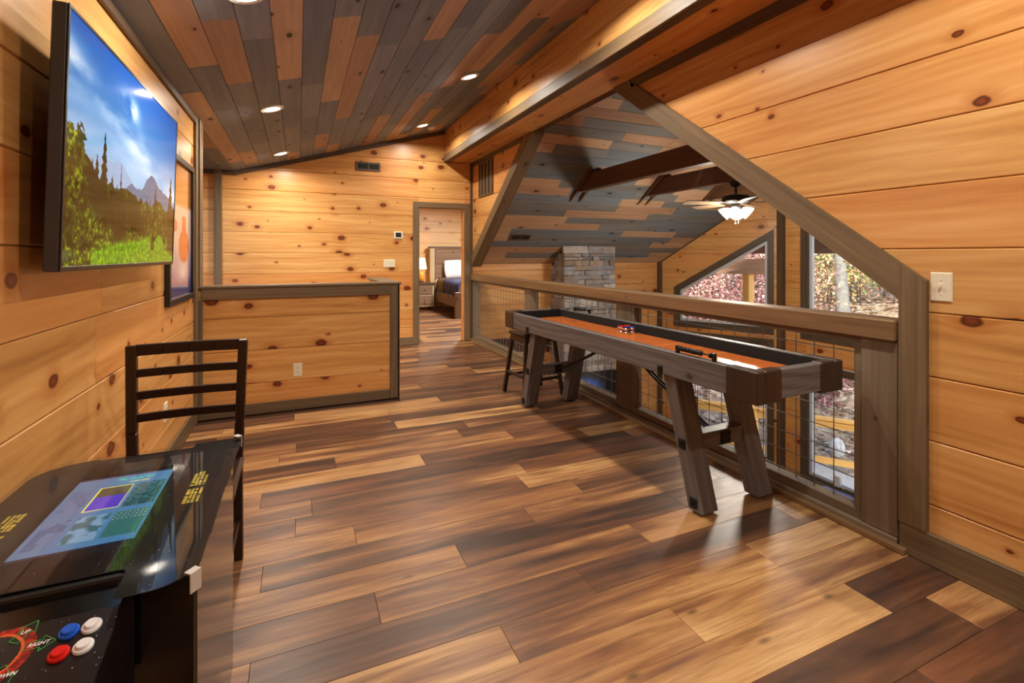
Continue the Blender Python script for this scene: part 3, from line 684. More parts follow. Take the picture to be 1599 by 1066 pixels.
# local frame: x across (towards the railing positive), y along
bx('side_rail', (TX0, TY0 + .16, TZB), (TX0 + .045, TY1 - .06, TZT), GREYWOOD, tb, (0, 1, 0), .003)
bx('side_rail', (TX1 - .045, TY0 + .16, TZB), (TX1, TY1 - .06, TZT), GREYWOOD, tb, (0, 1, 0), .003)
bx('end_rail', (TX0 + .16, TY0, TZB), (TX1 - .16, TY0 + .045, TZT), GREYWOOD, tb, (1, 0, 0), .003)
bx('end_rail', (TX0 + .16, TY1 - .045, TZB), (TX1 - .16, TY1, TZT), GREYWOOD, tb, (1, 0, 0), .003)
def corner(sx, sy):
    x = TX0 if sx < 0 else TX1; y = TY0 if sy < 0 else TY1; e = .006
    m = MB(); lx, ly = (.16, .16)
    m.box((x + e * sx, y + e * sy, TZB - .012), (x - sx * .05, y - sy * ly, TZT + .006), (0, 0, 1), .006)
    m.box((x - sx * .05, y + e * sy, TZB - .012), (x - sx * lx, y - sy * .05, TZT + .006), (0, 0, 1), .006)
    m.build('corner_block', BLOCKM, tb)
for sx in (-1, 1):
    for sy in (-1, 1): corner(sx, sy)
bx('underside', (TX0 + .045, TY0 + .045, TZB + .004), (TX1 - .045, TY1 - .045, TZB + .02), BLOCKM, tb)
bx('gutter_liner', (TX0 + .046, TY0 + .046, TZB + .021), (TX1 - .046, TY1 - .046, TZB + .03), LINER, tb)
for sx in (-1, 1): bx('wall_liner', (sx * (TX1 - .056), TY0 + .046, TZB + .031), (sx * (TX1 - .046), TY1 - .046, TZT - .002), LINER, tb)
for sy in (-1, 1): bx('wall_liner', (TX0 + .058, sy * (TY1 - .056), TZB + .031), (TX1 - .058, sy * (TY1 - .046), TZT - .002), LINER, tb)
bx('playfield', (TX0 + .075, TY0 + .10, TZB + .031), (TX1 - .062, TY1 - .10, TZB + .066), ORANGE, tb, (0, 1, 0), .004)
PLAY_Z = TZB + .066
for k in range(3):
    yy = -.68 + k * .17 * (1 if k else 1)
    bx('score_line', (TX0 + .08, yy, PLAY_Z), (TX1 - .066, yy + .006, PLAY_Z + .0006), plain('score_line_paint', (238, 170, 110), .2), tb, None, 0)
for sy in (-1, 1):
    for sx in (-1, 1):
        xa, xb = (-.245, -.128) if sx < 0 else (.203, .32)
        xb = min(xb, TX1 - .01); xa = xa if sx < 0 else xb - .117
        yf = sy * (-sy * 0) + (-.94 if sy < 0 else 1.10); yt = yf - sy * .19; t_ = .085
        P = [(xa, yf, .012), (xa, yf + (t_ if sy < 0 else -t_), .012), (xa, yt + (t_ if sy < 0 else -t_), TZB), (xa, yt, TZB)]
        lg = MB().prism(P, (xb - xa, 0, 0), (0, yt - yf, TZB)).build('leg', GREYWOOD, tb)
        bx('foot_pad', (xa + .02, yf + .01 * -sy, 0), (xb - .02, yf + .07 * -sy, .0125), BLACK, lg)
        z = .33; yy = yf - sy * .19 * z / TZB
        sxx = xa - .004 if sx < 0 else xb + .004
        def bolt(zz, dy):
            y_ = yf - sy * .19 * zz / TZB - sy * dy
            m = MB().box((sxx - .004, y_ - .022, zz - .026), (sxx + .004, y_ + .022, zz + .026), None, .002)
            m.cyl((sxx, y_, zz), (sxx + sx * .012, y_, zz), .009, seg=8); m.build('bolt_plate', METAL_BLACK, lg)
        bolt(.33, .04); bolt(.055, .035)
        bxx = TX0 - .004 if sx < 0 else TX1 + .004
        y_ = yt - sy * .045
        m = MB().box((bxx - .004, y_ - .017, TZB - .02), (bxx + .004, y_ + .017, TZB + .045), None, .002); m.cyl((bxx, y_, TZB + .03), (bxx + sx * .008, y_, TZB + .03), .008, seg=8); m.build('hanger_bracket', METAL_BLACK, lg)
    ys = (-.94 if sy < 0 else 1.10) - sy * (.19 * .34 / TZB + .042)
    st = bx('stretcher', (-.127, ys - .038, .29), (.172, ys + .038, .375), GREYWOOD, tb, (1, 0, 0), .004)
    m = MB().box((.0, ys - .043 * 1, .298), (.075, ys + .043, .367), None, .002)
    for q in (-.025, .025):
        for r in (-.02, .02): m.cyl((.037 + q, ys - .05, .332 + r), (.037 + q, ys + .05, .332 + r), .006, seg=8)
    m.build('brace_plate', METAL_BLACK, st)
    for dx in (-.012, .014):
        MB().tube([(.037 + dx, ys - sy * .04, .335), (.037 + dx, ys - sy * .12, .36), (.037 + dx, ys - sy * .5, .53), (.037 + dx, ys - sy * .80, TZB)], .008, 8).build('brace_rod', METAL_BLACK, tb, 50)
def scorer(x, y, label):
    s = thing('score_counter', label, 'score counter', tb.matrix_basis @ V(x, y, TZT)); s.rotation_euler = (0, 0, math.radians(1.8))
    for e in (0, .24): bx('post', (-.008, e - .01, 0), (.008, e + .01, .040), METAL_BLACK, s, None, .002)
    MB().cyl((0, .008, .026), (0, .232, .026), .004, seg=8).build('rod', METAL_BLACK, s)
    for k in range(10):
        b = k * .0152 + .082
        MB().lathe([(.004, -.008), (.013, -.004), (.014, 0), (.013, .004), (.004, .008)], seg=14, M=Matrix.Translation((0, b, .026)) @ Matrix.Rotation(math.pi / 2, 4, 'X')).build('bead', BLACK, s, 40)
    MB().lathe([(.004, -.008), (.013, -.004), (.014, 0), (.013, .004), (.004, .008)], seg=14, M=Matrix.Translation((0, .022, .026)) @ Matrix.Rotation(math.pi / 2, 4, 'X')).build('bead', BLACK, s, 40)
scorer(TX0 + .022, -1.05, 'black bead score counter on the near side rail')
scorer(TX1 - .022, .80, 'black bead score counter on the rail beside the railing')
PUCKR = plain('puck_red', (190, 30, 26), .25); PUCKB = plain('puck_blue', (24, 40, 110), .25)
def puck(lx, ly, lz, red):
    p = tb.matrix_basis @ V(lx, ly, lz)
    t = thing('puck', ('red' if red else 'blue') + '-capped chrome puck in the cluster on the orange playfield', 'puck', p, 0, ('red' if red else 'blue') + ' pucks on the shuffleboard')
    MB().lathe([(.0, 0), (.026, 0), (.0275, .002), (.0275, .014), (.024, .018), (.0, .018)], seg=22).build('body', CHROME, t, 35)
    MB().lathe([(.0, .0262), (.019, .0262), (.0245, .0225), (.0252, .0178), (.0, .0178)], seg=20).build('cap', PUCKR if red else PUCKB, t, 40)
for k in range(2):
    for j in range(2):
        puck(.18 - j * .058, .17 - k * .058 + 0, PLAY_Z + .0007, k == 0)
        puck(.18 - j * .058, .17 - k * .058 + 0, PLAY_Z + .0272, k == 0)

# ------------------------------------------------------------------ stool behind the table
ESP = wood('espresso_wood', [(.2, (34, 20, 14)), (.5, (46, 28, 19)), (.8, (60, 38, 27))], knots=0, rough=.3, tone=.05, grain=(1.2, 30), bump=.05)
sl = thing('bar_stool', 'dark wooden backless stool under the far end of the shuffleboard table', 'stool', (2.08, 4.22, 0), math.radians(6))
bx('seat', (-.19, -.16, .565), (.19, .16, .60), ESP, sl, None, .012)
for sx in (-1, 1):
    bx('apron', (-.15, sx * .135 - .01, .51), (.15, sx * .135 + .01, .565), ESP, sl)
    bx('apron', (sx * .165 - .01, -.125, .51), (sx * .165 + .01, .125, .565), ESP, sl)
    for sy in (-1, 1): MB().bar((sx * .21, sy * .19, 0), (sx * .155, sy * .125, .565), .034, .034, (0, 1, 0), .004).build('leg', ESP, sl)
for sx in (-1, 1): bx('stretcher', (sx * .195 - .01, -.15, .19), (sx * .195 + .01, .15, .215), ESP, sl)
for sy in (-1, 1): bx('stretcher', (-.18, sy * .165 - .01, .155), (.18, sy * .165 + .01, .18), ESP, sl)

# ------------------------------------------------------------------ ladder-back chair at the arcade cabinet
ch = thing('dining_chair', 'dark brown ladder-back chair tucked behind the arcade cabinet', 'chair', (-.415, 2.20, 0))
def back_post(sx):                                     # leans back a little above the seat
    P = [(sx * .178, .235, 0), (sx * .182, .170, .44), (sx * .188, .180, .62), (sx * .198, .212, .965)]
    m = MB()
    for a, b in zip(P, P[1:]): m.bar(a, b, .036, .034, (0, 1, 0), .004)
    return m.build('back_post', ESP, ch)
back_post(-1); back_post(1)
def rail(z, h, nm):
    t = (z - .62) / .345; y = .180 + .032 * t; x = .188 + .010 * t - .012
    P = [(-x, y, z), (-x * .5, y + .012, z), (0, y + .016, z), (x * .5, y + .012, z), (x, y, z)]; m = MB()
    for a, b in zip(P, P[1:]): m.bar(a, b, .018, h, (0, 0, 1), .002)
    m.build(nm, ESP, ch)
rail(.945, .045, 'top_rail')
for z in (.853, .765, .677): rail(z, .032, 'back_slat')
bx('seat', (-.205, -.20, .44), (.205, .185, .475), ESP, ch, None, .012)
for s in (-1, 1):
    MB().bar((s * .175, -.175, 0), (s * .18, -.175, .44), .036, .036, (0, 1, 0), .004).build('front_leg', ESP, ch)
    bx('side_rail', (s * .18 - .01, -.16, .385), (s * .18 + .01, .16, .44), ESP, ch)
    bx('stretcher', (s * .178 - .008, -.16, .17), (s * .178 + .008, .20, .19), ESP, ch)
bx('front_rail', (-.165, -.185, .385), (.165, -.165, .44), ESP, ch)
# ------------------------------------------------------------------ printed pictures: colour grids painted in code
def fbm(w, h, cx, cy, oct=4, seed=0, gain=.5):
    r = np.random.RandomState(seed); out = np.zeros((h, w)); amp = 1.0; tot = 0
    for o in range(oct):
        gx, gy = int(cx * 2 ** o) + 2, int(cy * 2 ** o) + 2; g = r.rand(gy, gx)
        xs = np.linspace(0, gx - 1.001, w); ys = np.linspace(0, gy - 1.001, h); xi = xs.astype(int); yi = ys.astype(int)
        fx = xs - xi; fy = ys - yi; fx = fx * fx * (3 - 2 * fx); fy = (fy * fy * (3 - 2 * fy))[:, None]
        a = g[yi][:, xi]; b = g[yi][:, np.minimum(xi + 1, gx - 1)]; c = g[np.minimum(yi + 1, gy - 1)][:, xi]; d = g[np.minimum(yi + 1, gy - 1)][:, np.minimum(xi + 1, gx - 1)]
        out += amp * ((a * (1 - fx) + b * fx) * (1 - fy) + (c * (1 - fx) + d * fx) * fy); tot += amp; amp *= gain
    return out / tot
def s2l(a):
    a = np.clip(a, 0, 255) / 255.0
    return np.where(a <= .04045, a / 12.92, ((a + .055) / 1.055) ** 2.4)
def print_sheet(name, img, fr, u0, u1, v0, v1, d, mat, parent, holes=None):
    """img: h x w x 3 sRGB, row 0 at the top; a flat sheet of small quads carrying the print"""
    h, w, _ = img.shape; us = np.linspace(u0, u1, w + 1); vs = np.linspace(v1, v0, h + 1)
    O, U, Vv, N = [np.array(q) for q in (fr.O, fr.U, fr.V, fr.N)]
    co = (O + N * d)[None, None, :] + us[None, :, None] * U + vs[:, None, None] * Vv
    co = co.reshape(-1, 3); i = np.arange(h)[:, None] * (w + 1) + np.arange(w)[None, :]
    q = np.stack([i + w + 1, i + w + 2, i + 1, i], -1).reshape(-1, 4); cols = s2l(img.reshape(-1, 3))
    if holes is not None: keep = ~holes.reshape(-1); q = q[keep]; cols = cols[keep]
    n = len(q); me = bpy.data.meshes.new(name); me.vertices.add(len(co)); me.vertices.foreach_set('co', co.ravel())
    me.loops.add(n * 4); me.loops.foreach_set('vertex_index', q.ravel()); me.polygons.add(n)
    me.polygons.foreach_set('loop_start', np.arange(n) * 4)
    at = me.color_attributes.new('Col', 'FLOAT_COLOR', 'CORNER')
    c4 = np.ones((n, 4, 4), np.float32); c4[:, :, :3] = cols[:, None, :]; at.data.foreach_set('color', c4.ravel())
    me.update(calc_edges=True); me.validate(); me.materials.append(mat)
    o = bpy.data.objects.new(name, me); COL.objects.link(o)
    if parent is not None: o.parent = parent
    return o
def mixc(img, mask, c): 
    m = np.clip(mask, 0, 1)[..., None]; return img * (1 - m) + np.asarray(c, float) * m

# ------------------------------------------------------------------ television
def tv_picture(w=460, h=262):
    X, Y = np.meshgrid(np.linspace(0, 1, w), np.linspace(0, 1, h)); r = np.random.RandomState(4)
    img = np.stack([44 + 130 * Y * 1.2, 100 + 100 * Y * 1.2, 172 + 44 * Y], -1)
    cl = fbm(w, h, 3, 6, 5, 3); diag = Y - (.18 + .38 * X)
    streak = np.exp(-(diag / .10) ** 2) * np.clip((cl - .38) * 3, 0, 1)
    img = mixc(img, streak * .75, (226, 228, 232))
    img = mixc(img, np.exp(-((Y - (.30 + .28 * X)) / .17) ** 2) * np.clip((fbm(w, h, 2, 5, 5, 8) - .3) * 1.7, 0, 1) * .8, (190, 206, 226))
    puff = np.exp(-((X - .42 - .25 * (Y - .14)) / .07) ** 2 - ((Y - .17) / .06) ** 2) * np.clip((fbm(w, h, 9, 9, 4, 5) - .35) * 4, 0, 1)
    img = mixc(img, puff, (244, 244, 246))
    def ridge(base, amp, seed, c, n=5):
        f = fbm(w, 2, n, 1, 5, seed)[0][None, :]; yy = base - amp * (f - .5); return mixc(img, np.clip((Y - yy) * 120, 0, 1), c)
    img = ridge(.50 + .06 * X, .16, 21, (140, 162, 190)); img = ridge(.56 - .05 * np.cos((X - .72) * 7) * .8, .20, 33, (98, 116, 142)); img = ridge(.66, .14, 41, (66, 82, 92))
    # wood edge and spruces
    left = fbm(w, 2, 14, 1, 4, 9)[0]; edge = .60 - .12 * np.exp(-(np.linspace(0, 1, w) / .16) ** 2) + .10 * np.clip(np.linspace(0, 1, w) - .35, 0, .3) - .10 * (left - .5)
    tex = fbm(w, h, 60, 40, 3, 14); tex2 = fbm(w, h, 110, 70, 2, 15); big = fbm(w, h, 10, 7, 3, 16)
    hi = np.clip((tex2 * .6 + tex * .4 - .32) * 2.2, 0, 1) * np.clip((big - .28) * 2.6, .22, .85)
    forest = np.stack([14 + 120 * hi + 22 * tex, 22 + 138 * hi + 26 * tex, 8 + 34 * hi + 10 * tex], -1)
    img = mixc(img, np.clip((Y - edge[None, :]) * 90, 0, 1), forest)
    def spruce(cx, top, bot, wd, c):
        nonlocal img
        t = np.clip((Y - top) / (bot - top), 0, 1); half = wd * (t ** .8) * (.55 + .45 * np.abs(np.sin(t * 26 + cx * 40))) * (.7 + .6 * tex2)
        m = (np.abs(X - cx) < half) & (Y > top) & (Y < bot); img = mixc(img, m * 1.0, np.stack([c[0] + 26 * tex, c[1] + 34 * tex, c[2] + 14 * tex], -1))
    for cx, top, bot, wd in [(.23, .38, .78, .042), (.18, .50, .8, .04), (.15, .53, .78, .03), (.36, .48, .8, .014), (.62, .60, .84, .026), (.72, .52, .86, .036), (.55, .62, .85, .022), (.66, .60, .86, .018), (.80, .62, .86, .024), (.935, .40, .92, .062), (.48, .62, .82, .02), (.29, .57, .8, .04), (.33, .60, .8, .03), (.40, .62, .82, .03), (.44, .63, .82, .02), (.52, .65, .84, .02), (.59, .64, .84, .02), (.76, .64, .86, .02), (.86, .66, .88, .02)]:
        spruce(cx, top, bot, wd, (18, 30, 16))
    lf = (X < .10 + .05 * (tex - .5)) & (Y > .43 + .1 * (tex - .5)); img = mixc(img, lf * .9, np.stack([30 + 170 * hi, 44 + 168 * hi, 10 + 40 * hi], -1))
    bush = np.clip((Y - (.72 - .04 * np.sin(X * 9) - .05 * (big - .5))) * 14, 0, 1); img = mixc(img, bush * .9, np.stack([24 + 170 * hi, 36 + 180 * hi, 10 + 50 * hi], -1))
    grass = np.clip((Y - (.93 - .16 * X * (X < .9) + .03 * (big - .5))) * 26, 0, 1) * (X > .16); img = mixc(img, grass * .92, np.stack([84 + 84 * tex2, 136 + 84 * tex2, 22 + 40 * tex], -1))
    dk = np.clip((fbm(w, h, 16, 10, 3, 77) - .60) * 7, 0, 1) * (Y > .66) * (Y < .93); img = mixc(img, dk * .75, (22, 34, 12))
    k = np.clip((Y - edge[None, :]) * 60, 0, 1)[..., None]; img = img * (1 - .16 * k)
    return 255 * (np.clip(img, 0, 255) / 255) ** 1.35
tv = thing('television', 'flat-screen television showing mountains and forest on the left pine wall', 'television', (-.66, 2.56, 1.68))
tv.rotation_euler = (0, math.radians(1.6), 0)
TW, THt = 1.42, .80
MB().box((-.012, -TW / 2, -THt / 2), (.026, TW / 2, THt / 2), None, .004).build('housing', plain('tv_housing', (62, 64, 70), .4), tv)
for lo, hi in [((.026, -TW / 2, -THt / 2), (.030, TW / 2, -THt / 2 + .016)), ((.026, -TW / 2, THt / 2 - .011), (.030, TW / 2, THt / 2)), ((.026, -TW / 2, -THt / 2 + .016), (.030, -TW / 2 + .011, THt / 2 - .011)), ((.026, TW / 2 - .011, -THt / 2 + .016), (.030, TW / 2, THt / 2 - .011))]:
    bx('bezel', lo, hi, plain('tv_bezel', (20, 20, 22), .35), tv, None, .001)
SCREEN = vcol('tv_screen', .85, .07, .2)
print_sheet('screen', tv_picture(), Frame((0, 0, 0), (0, 1, 0), (0, 0, 1), (1, 0, 0)), -TW / 2 + .011, TW / 2 - .011, -THt / 2 + .016, THt / 2 - .011, .0275, SCREEN, tv)
MB().box((-.085, -.25, -.16), (-.012, .25, .16), None, .004).build('wall_mount', METAL_BLACK, tv)

# ------------------------------------------------------------------ framed poster behind it
def poster(w=80, h=110):
    X, Y = np.meshgrid(np.linspace(0, 1, w), np.linspace(0, 1, h))
    img = np.stack([206 + 20 * X, 196 + 16 * (1 - Y), 200 + 12 * Y], -1)
    img = mixc(img, np.clip((.33 - Y) * 30, 0, 1), (164, 104, 56))
    img = mixc(img, np.clip((Y - .62) * 3, 0, 1), (92, 92, 152)); img = mixc(img, np.exp(-((X - .62) / .25) ** 2 - ((Y - .82) / .09) ** 2), (226, 222, 232)); img = mixc(img, np.clip((Y - .86) * 6, 0, 1), (70, 68, 120))
    body = (((X - .66) / .24) ** 2 + ((Y - .62) / .13) ** 2 < 1) | ((np.abs(X - .66) < .09) & (Y > .40) & (Y < .55)) | (((X - .66) / .1) ** 2 + ((Y - .41) / .025) ** 2 < 1)
    img = mixc(img, body * 1.0, (214, 84, 44))
    for cx, cy, rr in [(.26, .47, .09), (.2, .34, .08), (.1, .66, .08)]: img = mixc(img, (((X - cx) / rr) ** 2 + ((Y - cy) / (rr * .55)) ** 2 < 1) * .9, (216, 110, 80))
    return img
pf = thing('framed_poster', 'black-framed poster with an orange bottle shape beside the television', 'framed picture', (XL, 3.98, 1.50))
PWd, PH = .78, .985
for lo, hi in [((.001, -PWd / 2, -PH / 2), (.030, PWd / 2, -PH / 2 + .04)), ((.001, -PWd / 2, PH / 2 - .04), (.030, PWd / 2, PH / 2)), ((.001, -PWd / 2, -PH / 2 + .04), (.030, -PWd / 2 + .04, PH / 2 - .04)), ((.001, PWd / 2 - .04, -PH / 2 + .04), (.030, PWd / 2, PH / 2 - .04))]:
    bx('frame', lo, hi, plain('poster_frame', (24, 20, 18), .4), pf, None, .002)
bx('backing', (.001, -PWd / 2 + .04, -PH / 2 + .04), (.012, PWd / 2 - .04, PH / 2 - .04), BLACK, pf, None, 0)
print_sheet('print', poster(), Frame((0, 0, 0), (0, 1, 0), (0, 0, 1), (1, 0, 0)), -PWd / 2 + .04, PWd / 2 - .04, -PH / 2 + .04, PH / 2 - .04, .0125, vcol('poster_print', 0, .12, .5, .6), pf)

# ------------------------------------------------------------------ cocktail arcade cabinet
AX, AY = -.415, 1.440; AHX, AHY, AZ = .242, .386, .74
ar = thing('arcade_cabinet', 'black cocktail arcade cabinet with a glass top in the lower left corner', 'arcade cabinet', (AX, AY, 0))
MB().box((-.228, -.28, .03), (.228, .325, AZ - .046), None, .006).build('body', GLOSSBLACK, ar)
bx('plinth', (-.20, -.26, 0), (.20, .30, .03), BLACK, ar)
bx('top_frame', (-.226, -.31, AZ - .045), (.226, .335, AZ - .013), BLACK, ar, None, .004)
NW, ND = .118, .095                                    # half width and depth of the player notches in the glass
def round_poly(pts, rads, seg=6):
    out = []; n = len(pts)
    for i in range(n):
        p0, p1, p2 = Vector(pts[i - 1]), Vector(pts[i]), Vector(pts[(i + 1) % n]); r = rads[i]
        if r <= 0: out.append(tuple(p1)); continue
        a = p1 + (p0 - p1).normalized() * r; b = p1 + (p2 - p1).normalized() * r
        for k in range(seg + 1):
            t = k / seg; q = a * (1 - t) ** 2 + p1 * 2 * t * (1 - t) + b * t * t; out.append((q.x, q.y))
    return out
def glass_outline(hx, hy, nd):
    c = .045
    e = .016
    P = [(-hx, -hy + c), (-hx + c, -hy), (-NW, -hy), (-NW, -hy + nd), (NW, -hy + nd), (NW, -hy), (hx - c, -hy), (hx, -hy + c), (hx + .006, hy - e), (hx - e, hy), (NW, hy - .004), (NW, hy - .04), (-NW, hy - .04), (-NW, hy - .03), (-hx + c, hy - .05), (-hx, hy - .10)]
    return round_poly(P, [.03, .03, .012, .02, .02, .012, .03, .03, .014, .014, .01, .012, .012, .01, .03, .03])
def inside(poly, X, Y):
    m = np.zeros(X.shape, bool); n = len(poly)
    for i in range(n):
        (x0, y0), (x1, y1) = poly[i], poly[(i + 1) % n]
        if y0 == y1: continue
        c = ((y0 > Y) != (y1 > Y)) & (X < (x1 - x0) * (Y - y0) / (y1 - y0) + x0); m ^= c
    return m
OUT = glass_outline(AHX, AHY, ND)
def slab_from_outline(out, z0, z1, mat, nm):
    bm = bmesh.new(); vb = [bm.verts.new((x, y, z0)) for x, y in out]; f = bm.faces.new(vb)
    r = bmesh.ops.extrude_face_region(bm, geom=[f])
    for e in r['geom']:
        if isinstance(e, bmesh.types.BMVert): e.co.z = z1
    bmesh.ops.recalc_face_normals(bm, faces=bm.faces); me = bpy.data.meshes.new(nm); bm.to_mesh(me); bm.free(); me.materials.append(mat)
    o = bpy.data.objects.new(nm, me); COL.objects.link(o); o.parent = ar; return o
TINT = glass('arcade_glass', (.94, .94, .94, 1), .14)
slab_from_outline(OUT, AZ - .008, AZ, TINT, 'glass_top')
GW, GH = 248, 386
def arcade_art():
    x = (np.arange(GW) + .5) / GW * 2 * (AHX + .006) - AHX - .006; y = AHY - (np.arange(GH) + .5) / GH * 2 * AHY
    X, Y = np.meshgrid(x, y); img = np.zeros((GH, GW, 3)) + np.array((15, 13, 14.0)); r = np.random.RandomState(3)
    for k in range(150):
        i, j = r.randint(GH), r.randint(GW); img[i, j] = np.array((200, 200, 205)) * r.uniform(.35, 1)
    for sgn in (1, -1):                                # yellow columns of printed instructions, one block per player side
        for c in range(4):
            cx = sgn * (.162 + c * .0088)
            for k in range(30):
                if (k * 7 + c * 5) % 11 == 0 or (c == 3 and k < 4) or (k > 13 and k < 17): continue
                cy = sgn * (.135 - k * .0062); wd = .0034 if c in (0, 3) else .0028
                m = (np.abs(X - cx) < wd) & (np.abs(Y - cy) < .0022); img[m] = (226, 206, 84)
    ok = inside(OUT, X, Y)
    return img, ~ok
SX0, SX1, SY0, SY1 = -.112, .098, -.180, .215          # picture tube window
img, hole = arcade_art()
xs = (np.arange(GW) + .5) / GW * 2 * (AHX + .006) - AHX - .006; ys = AHY - (np.arange(GH) + .5) / GH * 2 * AHY
Xg, Yg = np.meshgrid(xs, ys)
print_sheet('overlay_print', img, Frame((0, 0, 0), (1, 0, 0), (0, 1, 0), (0, 0, 1)), -AHX - .006, AHX + .006, -AHY, AHY, AZ - .0095, vcol('overlay_ink', 0, .6, .1), ar, hole | ((Xg > SX0) & (Xg < SX1) & (Yg > SY0) & (Yg < SY1)))
def arcade_screen(w=126, h=237):
    X, Y = np.meshgrid(np.linspace(0, 1, w), np.linspace(1, 0, h))      # X to the right, Y up (away from the near player)
    r = np.random.RandomState(9); n1 = fbm(w, h, 40, 70, 2, 5); n2 = fbm(w, h, 10, 16, 3, 6)
    img = np.zeros((h, w, 3)) + np.array((62, 108, 150.0)); img = mixc(img, np.clip((.45 - X) * 2.6, 0, .6), (96, 104, 132))  # greyer toward the left: reflected television haze painted into the screen
    img = mixc(img, ((Y > .96) | (Y < .03)) * 1.0, (20, 24, 40))
    img = mixc(img, ((np.abs(Y - .90) < .018) & (np.abs(X - .62) < .2) & (n1 > .47)) * .9, (40, 190, 150))
    img = mixc(img, ((np.abs(Y - .845) < .010) & (np.abs(X - .62) < .15) & (n1 > .5)) * .9, (196, 200, 90))
    def panel(x0, x1, y0, y1, c): 
        nonlocal img
        m = (X > x0) & (X < x1) & (Y > y0) & (Y < y1); img = mixc(img, m * 1.0, c); return m
    panel(.30, .64, .47, .80, (206, 206, 70)); panel(.312, .628, .478, .792, (70, 66, 48)); m = panel(.312, .628, .478, .66, (62, 50, 170)); img = mixc(img, (m & (X > .4) & (X < .5)) * .6, (96, 66, 178))
    m = panel(.67, .97, .46, .80, (40, 88, 96)); img = mixc(img, (m & (n1 > .52)) * .8, (24, 54, 66))
    m = panel(.66, .97, .10, .40, (42, 92, 92)); img = mixc(img, (m & (Y > .28) & (np.sin(X * 160) > 0) & (np.sin(Y * 190) > .2)) * .7, (150, 160, 170))
    m = panel(.33, .62, .10, .40, (66, 118, 148)); img = mixc(img, (m & (n2 > .5)) * .8, (44, 78, 84)); img = mixc(img, (m & (n2 < .40)) * .8, (110, 140, 170))
    m = panel(.04, .28, .10, .40, (84, 104, 138)); img = mixc(img, (m & (n2 > .52)) * .6, (54, 70, 104))
    m = panel(.04, .27, .47, .80, (88, 104, 138)); img = mixc(img, (m & (n2 > .56)) * .4, (60, 74, 108))
    return img
print_sheet('game_screen', arcade_screen(), Frame((0, 0, 0), (1, 0, 0), (0, 1, 0), (0, 0, 1)), SX0, SX1, SY0, SY1, AZ - .012, vcol('arcade_screen', .85, .1, .3), ar)
for sx, sy in [(1, -1), (1, 1), (-1, -1)]:             # steel clips that hold the glass
    m = MB(); c = V(sx * (AHX - .012), sy * (AHY - .022), 0); d = V(sx, sy * .9, 0).normalized(); q = V(-d.y, d.x, 0) * .011
    P = [c - q, c + q, c + q + d * .016, c - q + d * .016]
    m.prism([(p.x, p.y, AZ + .0005) for p in P], (0, 0, .0025)); P2 = [c - q + d * .0135, c + q + d * .0135, c + q + d * .016, c - q + d * .016]
    m.prism([(p.x, p.y, AZ - .034) for p in P2], (0, 0, .0345)); m.build('glass_clip', plain('clip_steel', (196, 190, 184), .4, .1), ar)
# control panel for the near player
zc0, zc1 = .716, .690
cp = MB().prism([(-.13, -.30, .52), (-.13, -.30, zc0), (-.13, -.365, zc0 - .008), (-.13, -.515, zc1 - .016), (-.13, -.53, zc1 - .036), (-.13, -.49, .55)], (.26, 0, 0), (1, 0, 0)).build('control_panel', GLOSSBLACK, ar)
cpM = Frame((0, -.365, zc0 - .008), (1, 0, 0), V(0, .15, zc0 - .008 - (zc1 - .016)), V(0, -(zc0 - .008 - zc1 + .016), .15))
def cart(w=180, h=104):
    X, Y = np.meshgrid(np.linspace(-.129, .129, w), np.linspace(0, -.15, h)); img = np.zeros((h, w, 3)) + np.array((17, 15, 19.0)); r = np.random.RandomState(12)
    for k in range(46): img[r.randint(h), r.randint(w)] = np.array((210, 210, 220)) * r.uniform(.4, 1)
    cx, cy = -.030, -.050; rr = np.hypot(X - cx, Y - cy); an = np.degrees(np.arctan2(Y - cy, X - cx)); n = fbm(w, h, 30, 16, 2, 3)
    m = (rr > .042) & (rr < .057); img[m & (n > .45)] = (176, 34, 26); img[m & (n <= .45)] = (120, 24, 20)
    m2 = (rr > .0385) & (rr <= .0425); img[m2] = (222, 96, 40)
    return img
print_sheet('panel_print', cart(), Frame(cpM.p(0, 0), cpM.U, cpM.V, cpM.N), -.129, .129, -.15, 0, .0006, vcol('panel_ink', 0, .25), cp)
def button(u, v, col, nm):
    M = Matrix.Translation(cpM.p(u, v, .0008)) @ Matrix((cpM.U, cpM.V, cpM.N)).transposed().to_4x4()
    m = MB().lathe([(0, 0), (.0138, 0), (.0142, .0028), (.013, .0048), (.0106, .005), (.0102, .0042)], seg=24, M=M).build('button', col, cp, 40)
    MB().lathe([(.0096, .003), (.0096, .0082), (.0085, .0096), (0, .0096)], seg=22, M=M).build('plunger', col, m, 40)
BW, BB, BR = plain('button_white', (236, 238, 242), .25), plain('button_blue', (26, 92, 214), .25), plain('button_red', (216, 30, 26), .25)
for u, v, c in [(.096, -.035, BW), (.066, -.036, BB), (.096, -.072, BW), (.066, -.075, BR)]: button(u, v, c, '')
GREENL = plain('arrow_green', (60, 170, 80), .4); WHITEL = plain('arrow_white', (235, 235, 235), .4)
